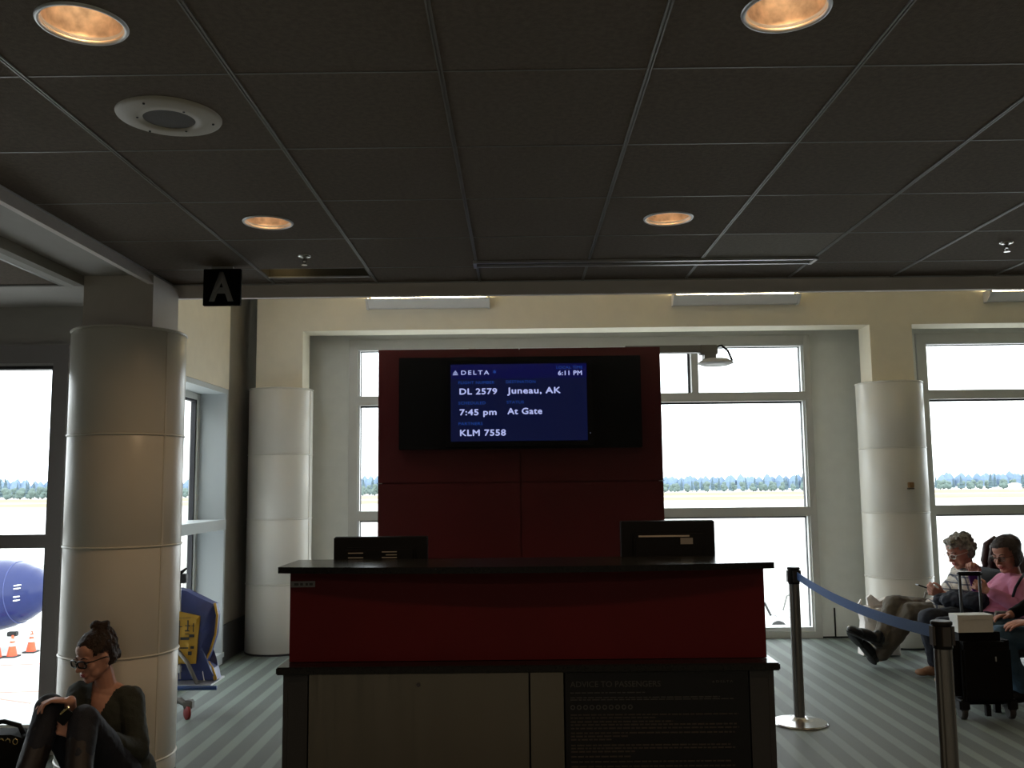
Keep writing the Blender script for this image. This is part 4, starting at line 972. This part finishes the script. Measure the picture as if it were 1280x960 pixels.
def torso(bm, pel, chest, shL, shR, neck, k=1.0, belly=0):
    pel, chest, shL, shR, neck = map(V, (pel, chest, shL, shR, neck)); ax_ = (chest-pel).normalized(); r_ = (shR-shL).normalized(); f_ = r_.cross(ax_) ; Mx = Matrix((r_, ax_.cross(r_), ax_)).transposed()
    w = (shR-shL).length/2
    ell(bm, pel, (w*.86*k, .115*k, .12*k), Mx); mid = (pel+chest)/2; ell(bm, mid, (w*.74*k, (.105+belly)*k, .17*k), Mx); ell(bm, chest, (w*.86*k, .112*k, .16*k), Mx)
    cap(bm, shL, shR, .058*k, .058*k, 3); ell(bm, (shL+shR)/2+(neck-(shL+shR)/2)*.3, (w*.62*k, .07*k, .06*k), Mx)
    return Mx
def shell_hair(c, Mx, s, mt, parent, cutf, grow=.012, wr=.004, vox=.006, extra=None, name='hair', wscale=22):
    bm = BM(); P = lambda x, y, z: V(c)+Mx @ (V((x, y, z))*s)
    E = lambda x, y, z, r: ell(bm, P(x, y, z), tuple(q*s for q in r), Mx, 3)
    E(0, -.016, .040, (.074+grow, .094+grow, .084+grow)); E(0, -.035, -.01, (.070+grow*.8, .070+grow, .075))
    if extra: extra(bm, P, E)
    inv = Mx.transposed()
    return obj(name, remesh(bm, vox, 3, wr=wr, wscale=wscale, cut=lambda p, n: cutf(inv @ (p-V(c))/s)), mt, parent, smooth=True, recalc=False)

# ---------------------------------------------------------------- young woman on the floor
pw = empty('person', (-2.02, 4.6, 0), 'person in dark cardigan and black glasses sitting on the floor against the near column', 'person')
Hc = V((-2.105, 4.70, .722)); Hm = basis((-.50, -.84, -.24), (-.02, .0, 1))
hs = .97
pel = V((-2.0, 4.70, .13)); chest = V((-2.065, 4.765, .44)); sL = V((-2.215, 4.775, .525)); sR = V((-1.945, 4.76, .50)); nk = V((-2.07, 4.76, .60))
hipL, hipR = V((-2.08, 4.66, .13)), V((-1.91, 4.66, .13))
knL, knR = V((-2.165, 4.38, .545)), V((-1.985, 4.33, .505)); anL, anR = V((-2.20, 4.15, .10)), V((-1.90, 4.08, .10))
elL, wrL = V((-2.17, 4.60, .39)), V((-2.055, 4.345, .585)); elR, wrR = V((-1.865, 4.66, .28)), V((-2.005, 4.31, .455))
bm = BM(); head_bm(bm, Hc, Hm, hs, True); torso(bm, pel, chest, sL, sR, nk, .93)
cap(bm, nk-V((0, 0, .05)), Hc+Hm @ V((0, -.02, -.06)), .050, .047, 3)
for a, b_ in ((sL, nk), (sR, nk)): cap(bm, a, b_-V((0, -.01, .045)), .040, .045, 3)
limb(bm, [sL, elL, wrL], [.045, .036, .024]); limb(bm, [sR, elR, wrR], [.045, .036, .024])
limb(bm, [hipL, knL, anL], [.080, .052, .035]); limb(bm, [hipR, knR, anR], [.080, .052, .035])
for an in (anL, anR): cap(bm, an-V((0, 0, .05)), an+V((0, -.15, -.065)), .036, .030, 2)
hand_bm(bm, wrL, (-.90, -.14, .10), (-.35, -.10, -1), (.1, .9, .4), [.34, .42, .50, .56], .15, .92)
hand_bm(bm, wrR, (-.75, -.10, .30), (.10, .9, -.2), (-.2, -.2, 1), [1.0, 1.05, 1.1, 1.1], .7, .92)
body = obj('body', remesh(bm, .0042, 5), 'skin_w', pw, smooth=True, recalc=False)
face_parts(Hc, Hm, pw, hs)
glasses(Hc, Hm, pw, 'black_gloss', .0040, s=hs, w_=.0285, h_=.017)
def bun(bm, P, E):
    E(0, -.055, .125, (.040, .042, .034)); E(.018, -.04, .148, (.024, .026, .02)); E(-.02, -.07, .145, (.024, .022, .02)); E(.0, -.075, .06, (.06, .05, .07)); E(0, -.10, -.02, (.045, .03, .05))
shell_hair(Hc, Hm, hs, 'hair_dark', pw, lambda q: (q.y > .052 and q.z < .062) or (q.y > -.004 and q.z < .022) or (q.z < -.055) or (abs(q.x) > .07 and q.y > -.02 and q.z < .03), grow=.010, wr=.006, extra=bun, wscale=45)
bm = BM(); torso(bm, pel, chest, sL, sR, nk, 1.05); limb(bm, [sL, elL, elL+(wrL-elL)*.80], [.060, .052, .038]); limb(bm, [sR, elR, elR+(wrR-elR)*.80], [.062, .055, .040])
for a, b_ in ((sL, nk), (sR, nk)): cap(bm, a, b_+V((0, .01, -.055))+(a-b_)*.25, .052, .050, 3)
ell(bm, (-1.93, 4.72, .16), (.13, .12, .13)); 
def vcut(p, n):
    z0, z1 = .40, .66
    if p.z < z0 or p.y > 4.80: return False
    t = (p.z-z0)/(z1-z0); cx_ = -2.075+.012*t; return abs(p.x-cx_) < .004+.085*t
obj('cardigan', remesh(bm, .0065, 4, wr=.007, wscale=16, cut=vcut), 'cardigan', pw, smooth=True, recalc=False)
bm = BM(); ell(bm, pel-V((0, 0, .0)), (.15, .125, .118)); limb(bm, [hipL, (hipL+knL)/2, knL, knL+(anL-knL)*.35], [.095, .082, .066, .060]); limb(bm, [hipR, (hipR+knR)/2, knR, knR+(anR-knR)*.35], [.095, .083, .067, .060])
obj('jeans', remesh(bm, .007, 4, wr=.005, wscale=18), 'dark_jeans', pw, smooth=True, recalc=False)
bm = BM()
for kn, an in ((knL, anL), (knR, anR)):
    limb(bm, [kn+(an-kn)*.22, kn+(an-kn)*.5, an], [.062, .060, .047]); cap(bm, an-V((0, -.02, .055)), an+V((0, -.16, -.062)), .042, .036, 2)
obj('boots', remesh(bm, .007, 3, wr=.003), 'boots', pw, smooth=True, recalc=False)
obj('gold_watch', lathe(BM(), elL+(wrL-elL)*.9, [(.029, -.008), (.032, 0), (.029, .008)], 24, axis=wrL-elL), 'gold', pw, smooth=True) if False else None
ph = empty('phone', (-2.04, 4.33, .5), 'small black phone with a gold edge in the seated young woman\'s hand', 'phone')
Rp = Matrix.Rotation(.75, 3, 'Y')
obj('phone_body', box(BM(), -2.068, -2.018, 4.262, 4.272, .50, .57, rot=Matrix.Rotation(.65, 3, 'Y'), bev=.004), 'black_gloss', ph)
obj('phone_edge', tube(BM(), [(-2.056, 4.256, .548), (-2.020, 4.256, .578)], .0052, 8), 'gold', ph)
# handbag at the far left on the floor
hb = empty('black_bag', (-2.42, 4.45, 0), 'black bag with ring buckles on the floor at the left edge', 'bag'); hb.name = 'handbag'; W[hb.name] = V((-2.42, 4.45, 0))
obj('bag_body', pillow([(-2.72, .0), (-2.345, .0), (-2.33, .20), (-2.34, .385), (-2.40, .40), (-2.70, .40)], 4.55, .13, bulge=.05, seed=12), 'black_matte', hb, smooth='auto')
obj('bag_handle', tube(BM(), [(-2.62, 4.53, .39), (-2.57, 4.52, .44), (-2.45, 4.52, .455), (-2.375, 4.52, .435), (-2.355, 4.52, .395)], .011), 'black', hb, smooth=True)
for x in (-2.43, -2.40, -2.365, -2.58):
    obj('buckle_ring', tube(BM(), [V((x+.011*math.cos(a*PI/6), 4.468, .375+.013*math.sin(a*PI/6))) for a in range(13)], .0025, 6), 'gold', hb, smooth=True)

# ---------------------------------------------------------------- grey-haired man
pm = empty('person', (3.5, 7.9, 0), 'person with grey curly hair and plaid shirt looking at a phone, legs outstretched and crossed', 'person')
Hc = V((3.70, 7.88, .945)); Hm = basis((-.93, -.28, -.34), (-.25, -.05, 1)); hs = 1.10
pel = V((3.60, 7.92, .45)); chest = V((3.73, 7.95, .665)); sL = V((3.70, 7.76, .735)); sR = V((3.80, 8.13, .745)); nk = V((3.775, 7.93, .82))
# facing -X: the left side of the body is nearest the camera
elN, wrN = V((3.63, 7.66, .55)), V((3.455, 7.69, .618)); elF, wrF = V((3.72, 8.15, .55)), V((3.48, 7.88, .61))
hN, hF = V((3.60, 7.82, .44)), V((3.60, 8.02, .44)); kN, kF = V((3.25, 7.86, .455)), V((3.155, 7.98, .50)); aN, aF = V((3.005, 7.93, .085)), V((2.99, 7.88, .20))
bm = BM(); head_bm(bm, Hc, Hm, hs); torso(bm, pel, chest, sL, sR, nk, .95, .02); cap(bm, nk-V((0, 0, .07)), Hc+Hm @ V((0, -.02, -.06)), .062, .058, 3)
limb(bm, [sL, elN, wrN], [.055, .043, .029]); limb(bm, [sR, elF, wrF], [.055, .043, .029]); limb(bm, [hN, kN, aN], [.085, .058, .040]); limb(bm, [hF, kF, aF], [.085, .058, .040])
hand_bm(bm, wrN, (-.93, .12, .30), (.15, .75, .35), (0, 0, 1), [.75, .8, .85, .9], .7, 1.0); hand_bm(bm, wrF, (-.90, -.35, .25), (.15, -.75, .35), (0, 0, 1), [.75, .8, .85, .9], .7, 1.0)
obj('body', remesh(bm, .005, 3), 'skin_m', pm, smooth=True, recalc=False); face_parts(Hc, Hm, pm, hs)
glasses(Hc, Hm, pm, 'lens_rim', .0022, s=hs, w_=.024, h_=.016)
def curls(bm, P, E):
    r = random.Random(4)
    for k in range(46):
        a = r.uniform(0, 2*PI); z = r.uniform(-.05, .125); q = math.sqrt(max(0, 1-((z-.04)/.098)**2)); E(.088*q*math.cos(a), -.016+.108*q*math.sin(a), z, (.022, .022, .020))
    E(0, .06, .105, (.055, .03, .025)); E(-.03, .075, .10, (.03, .025, .02))
shell_hair(Hc, Hm, hs, 'hair_grey', pm, lambda q: (q.y > .05 and q.z < .060) or (q.y > .012 and q.z < .03) or (q.z < -.075), grow=.014, wr=.008, extra=curls, wscale=45)
bm = BM(); torso(bm, pel+V((.02, 0, .02)), chest, sL, sR, nk, 1.09, .035); limb(bm, [sL, elN, elN+(wrN-elN)*.25], [.072, .064, .058]); limb(bm, [sR, elF, elF+(wrF-elF)*.25], [.072, .064, .058]); ell(bm, pel+V((-.08, -.05, .045)), (.14, .16, .085))
cap(bm, nk-V((0, .05, .015)), nk+V((0, .05, -.015)), .062, .062, 3)
obj('plaid_shirt', remesh(bm, .008, 4, wr=.010, wscale=13), 'plaid', pm, smooth=True, recalc=False)
bm = BM(); ell(bm, pel-V((0, 0, .02)), (.15, .19, .09)); limb(bm, [hN, (hN+kN)/2, kN, (kN+aN)/2, aN+V((.01, 0, .03))], [.10, .092, .080, .078, .070]); limb(bm, [hF, (hF+kF)/2, kF, (kF+aF)/2, aF+V((.01, 0, .03))], [.10, .092, .080, .078, .070])
obj('trousers', remesh(bm, .008, 4, wr=.012, wscale=12), 'khaki', pm, smooth=True, recalc=False)
for heel, toe, nrm in ((V((2.965, 7.94, .035)), V((2.745, 7.86, .295)), 0), (V((2.985, 7.84, .195)), V((2.71, 7.78, .325)), 1)):
    bm = BM(); d = (toe-heel).normalized(); upn = (V((0, 0, 1))-d*d.z).normalized(); Mx = Matrix((d.cross(upn), d, upn)).transposed()
    ell(bm, heel+d*.03+upn*.035, (.042, .050, .050), Mx); ell(bm, heel+d*.14+upn*.028, (.048, .11, .044), Mx); ell(bm, toe-d*.055+upn*.014, (.054, .080, .036), Mx); cap(bm, heel+d*.05+upn*.03, heel+d*.055+upn*.06, .050, .048)
    sh = obj('shoe', remesh(bm, .006, 3), 'shoe', pm, smooth=True, recalc=False)
    bm = BM(); ell(bm, toe-d*.07-upn*.014, (.055, .095, .013), Mx); ell(bm, heel+d*.04-upn*.010, (.044, .054, .018), Mx); ell(bm, heel+d*.13-upn*.006, (.040, .09, .012), Mx)
    obj('sole', bm, 'tyre', sh, smooth=True)
bm = BM(); tube(bm, [wrN+(elN-wrN)*.12+V((0, 0, 0)), wrN+(elN-wrN)*.24], .034, 20); obj('wrist_watch', bm, 'alu', pm, smooth='auto')
ph = empty('phone', (3.40, 7.72, .66), 'dark phone held low in both hands by the grey-haired seated man', 'phone')
obj('phone_body', box(BM(), 3.275, 3.395, 7.745, 7.805, .664, .674, rot=Matrix.Rotation(.35, 3, 'Y'), bev=.003), 'black_gloss', ph)

# ---------------------------------------------------------------- woman in pink
pk = empty('person', (3.7, 7.35, 0), 'person with dark brown bob and pink top, seated, holding a purple phone', 'person')
Hc = V((3.80, 7.33, .962)); Hm = basis((-.90, -.45, -.26), (-.2, -.05, 1)); hs = 1.10
pel = V((3.70, 7.36, .45)); chest = V((3.82, 7.36, .66)); sL = V((3.80, 7.18, .735)); sR = V((3.87, 7.52, .74)); nk = V((3.87, 7.36, .82))
elN, wrN = V((3.77, 7.08, .575)), V((3.555, 7.17, .705)); elF, wrF = V((3.64, 7.42, .61)), V((3.545, 7.34, .80))
hN, hF = V((3.68, 7.26, .44)), V((3.68, 7.46, .44)); kN, kF = V((3.20, 7.16, .435)), V((3.185, 7.36, .47)); aN, aF = V((3.32, 7.25, .09)), V((3.30, 7.55, .09))
bm = BM(); head_bm(bm, Hc, Hm, hs, True); torso(bm, pel, chest, sL, sR, nk, .97, .03); cap(bm, nk-V((0, 0, .07)), Hc+Hm @ V((0, -.02, -.06)), .058, .054, 3)
limb(bm, [sL, elN, wrN], [.052, .042, .027]); limb(bm, [sR, elF, wrF], [.052, .042, .027]); limb(bm, [hN, kN, aN], [.085, .056, .038]); limb(bm, [hF, kF, aF], [.085, .056, .038])
hand_bm(bm, wrN, (-.80, .25, .50), (-.2, .8, .1), (0, 0, 1), [.7, .75, .8, .85], .6, .95); hand_bm(bm, wrF, (-.12, -.05, 1), (-.7, -.7, 0), (.5, -.6, .3), [1.1, 1.1, 1.1, 1.1], .8, 1.0)
obj('body', remesh(bm, .005, 3), 'skin_m', pk, smooth=True, recalc=False); face_parts(Hc, Hm, pk, hs)
glasses(Hc, Hm, pk, 'black_gloss', .0020, s=hs, w_=.025, h_=.015)
def bob(bm, P, E): E(.0, -.03, -.03, (.082, .078, .075)); E(.06, .0, -.02, (.028, .055, .07)); E(-.06, .0, -.02, (.028, .055, .07)); E(0, -.045, .06, (.085, .085, .075))
shell_hair(Hc, Hm, hs, 'hair_brown', pk, lambda q: (q.y > .048 and q.z < .070) or (q.y > .035 and q.z < .04) or q.z < -.088, grow=.015, wr=.004, extra=bob, wscale=30)
bm = BM(); torso(bm, pel+V((.03, 0, .03)), chest, sL, sR, nk, 1.13, .045); limb(bm, [sL, elN, elN+(wrN-elN)*.85], [.074, .064, .042]); limb(bm, [sR, elF, elF+(wrF-elF)*.80], [.070, .062, .040]); ell(bm, pel+V((.02, -.03, .06)), (.15, .17, .09)); ell(bm, chest+V((-.09, 0, -.03)), (.075, .15, .08))
for b_ in (sL, sR): cap(bm, b_, nk-V((0, 0, .06)), .066, .052, 3)
obj('pink_top', remesh(bm, .008, 4, wr=.009, wscale=14), 'pink', pk, smooth=True, recalc=False)
bm = BM(); ell(bm, pel-V((0, 0, .02)), (.16, .19, .09)); limb(bm, [hN, (hN+kN)/2, kN, (kN+aN)/2, aN+V((0, 0, .03))], [.105, .10, .082, .072, .062]); limb(bm, [hF, (hF+kF)/2, kF, (kF+aF)/2, aF+V((0, 0, .03))], [.105, .10, .082, .072, .062])
obj('trousers', remesh(bm, .008, 4, wr=.009, wscale=12), 'navy_pants', pk, smooth=True, recalc=False)
for an in (aN, aF):
    bm = BM(); ell(bm, an+V((-.03, 0, -.048)), (.085, .042, .040)); ell(bm, an+V((-.11, .0, -.058)), (.06, .044, .028)); obj('shoe', remesh(bm, .006, 3), 'tan', pk, smooth=True, recalc=False)
obj('bag_strap', tube(BM(), [(3.70, 7.09, .66), (3.735, 7.10, .735), (3.79, 7.13, .79), (3.86, 7.20, .825)], .010, 8), 'navy_pants', pk, smooth=True)
ph = empty('phone', (3.50, 7.2, .74), 'purple phone case with shiny trim in the hands of the person in pink', 'phone')
obj('phone_case', box(BM(), 3.455, 3.535, 7.215, 7.229, .70, .825, rot=Matrix.Rotation(-.25, 3, 'Y'), bev=.004), 'purple', ph); obj('shiny_trim', box(box(BM(), 3.478, 3.512, 7.205, 7.2145, .712, .735, rot=Matrix.Rotation(-.25, 3, 'Y')), 3.468, 3.50, 7.205, 7.2145, .742, .762, rot=Matrix.Rotation(-.25, 3, 'Y')), 'gold', ph)
# dark jacket bundle on the lap between them
bm = BM(); ell(bm, (3.50, 7.50, .595), (.15, .13, .08)); ell(bm, (3.57, 7.38, .60), (.12, .10, .075)); ell(bm, (3.45, 7.62, .585), (.10, .09, .055))
obj('folded_jacket', remesh(bm, .008, 3, wr=.016, wscale=16), 'navy_pants', None, smooth=True, recalc=False, label='dark navy jacket bundled on the laps of the two seated travellers', cat='jacket')

# ---------------------------------------------------------------- traveller in jeans, mostly outside the frame
pj = empty('person', (3.6, 6.65, 0), 'person in blue jeans behind the suitcase, cut by the right edge', 'person')
Hc = V((3.90, 6.66, 1.12)); Hm = basis((-.95, -.1, -.15)); hs = 1.05
pel = V((3.78, 6.66, .47)); chest = V((3.88, 6.66, .76)); sL = V((3.88, 6.47, .86)); sR = V((3.90, 6.85, .86)); nk = V((3.91, 6.66, .95))
elN, wrN = V((3.80, 6.38, .66)), V((3.47, 6.44, .575)); elF, wrF = V((3.80, 6.92, .66)), V((3.52, 6.80, .575))
hN, hF = V((3.74, 6.56, .45)), V((3.74, 6.76, .45)); kN, kF = V((3.305, 6.53, .475)), V((3.32, 6.78, .475)); aN, aF = V((3.47, 6.62, .10)), V((3.42, 6.80, .10))
bm = BM(); head_bm(bm, Hc, Hm, hs); torso(bm, pel, chest, sL, sR, nk, .95, .01); cap(bm, nk-V((0, 0, .07)), Hc+Hm @ V((0, -.02, -.06)), .058, .054, 3)
limb(bm, [sL, elN, wrN], [.052, .042, .028]); limb(bm, [sR, elF, wrF], [.052, .042, .028]); limb(bm, [hN, kN, aN], [.085, .056, .038]); limb(bm, [hF, kF, aF], [.085, .056, .038])
hand_bm(bm, wrN, (-.95, .15, -.05), (0, .25, -1), (0, 1, 0), .3, .3, 1.0); hand_bm(bm, wrF, (-.95, -.15, -.05), (0, -.25, -1), (0, -1, 0), .3, .3, 1.0)
obj('body', remesh(bm, .005, 3), 'skin_m', pj, smooth=True, recalc=False); face_parts(Hc, Hm, pj, hs)
shell_hair(Hc, Hm, hs, 'hair_dark', pj, lambda q: (q.y > .052 and q.z < .062) or (q.y > -.004 and q.z < .022) or (q.z < -.055), grow=.012, wr=.004)
bm = BM(); torso(bm, pel+V((.02, 0, .03)), chest, sL, sR, nk, 1.08, .02); limb(bm, [sL, elN, elN+(wrN-elN)*.85], [.068, .058, .042]); limb(bm, [sR, elF, elF+(wrF-elF)*.85], [.068, .058, .042])
obj('dark_jacket', remesh(bm, .009, 4, wr=.007), 'black_matte', pj, smooth=True, recalc=False)
bm = BM(); ell(bm, pel-V((0, 0, .02)), (.15, .18, .09)); limb(bm, [hN, (hN+kN)/2, kN, (kN+aN)/2, aN+V((0, 0, .02))], [.098, .092, .076, .070, .064]); limb(bm, [hF, (hF+kF)/2, kF, (kF+aF)/2, aF+V((0, 0, .02))], [.098, .092, .076, .070, .064])
obj('jeans', remesh(bm, .008, 4, wr=.008, wscale=13), 'jeans', pj, smooth=True, recalc=False)
for an in (aN, aF):
    bm = BM(); ell(bm, an+V((-.03, 0, -.05)), (.09, .044, .046)); ell(bm, an+V((-.12, .0, -.066)), (.07, .046, .030)); obj('shoe', remesh(bm, .006, 3), 'black', pj, smooth=True, recalc=False)
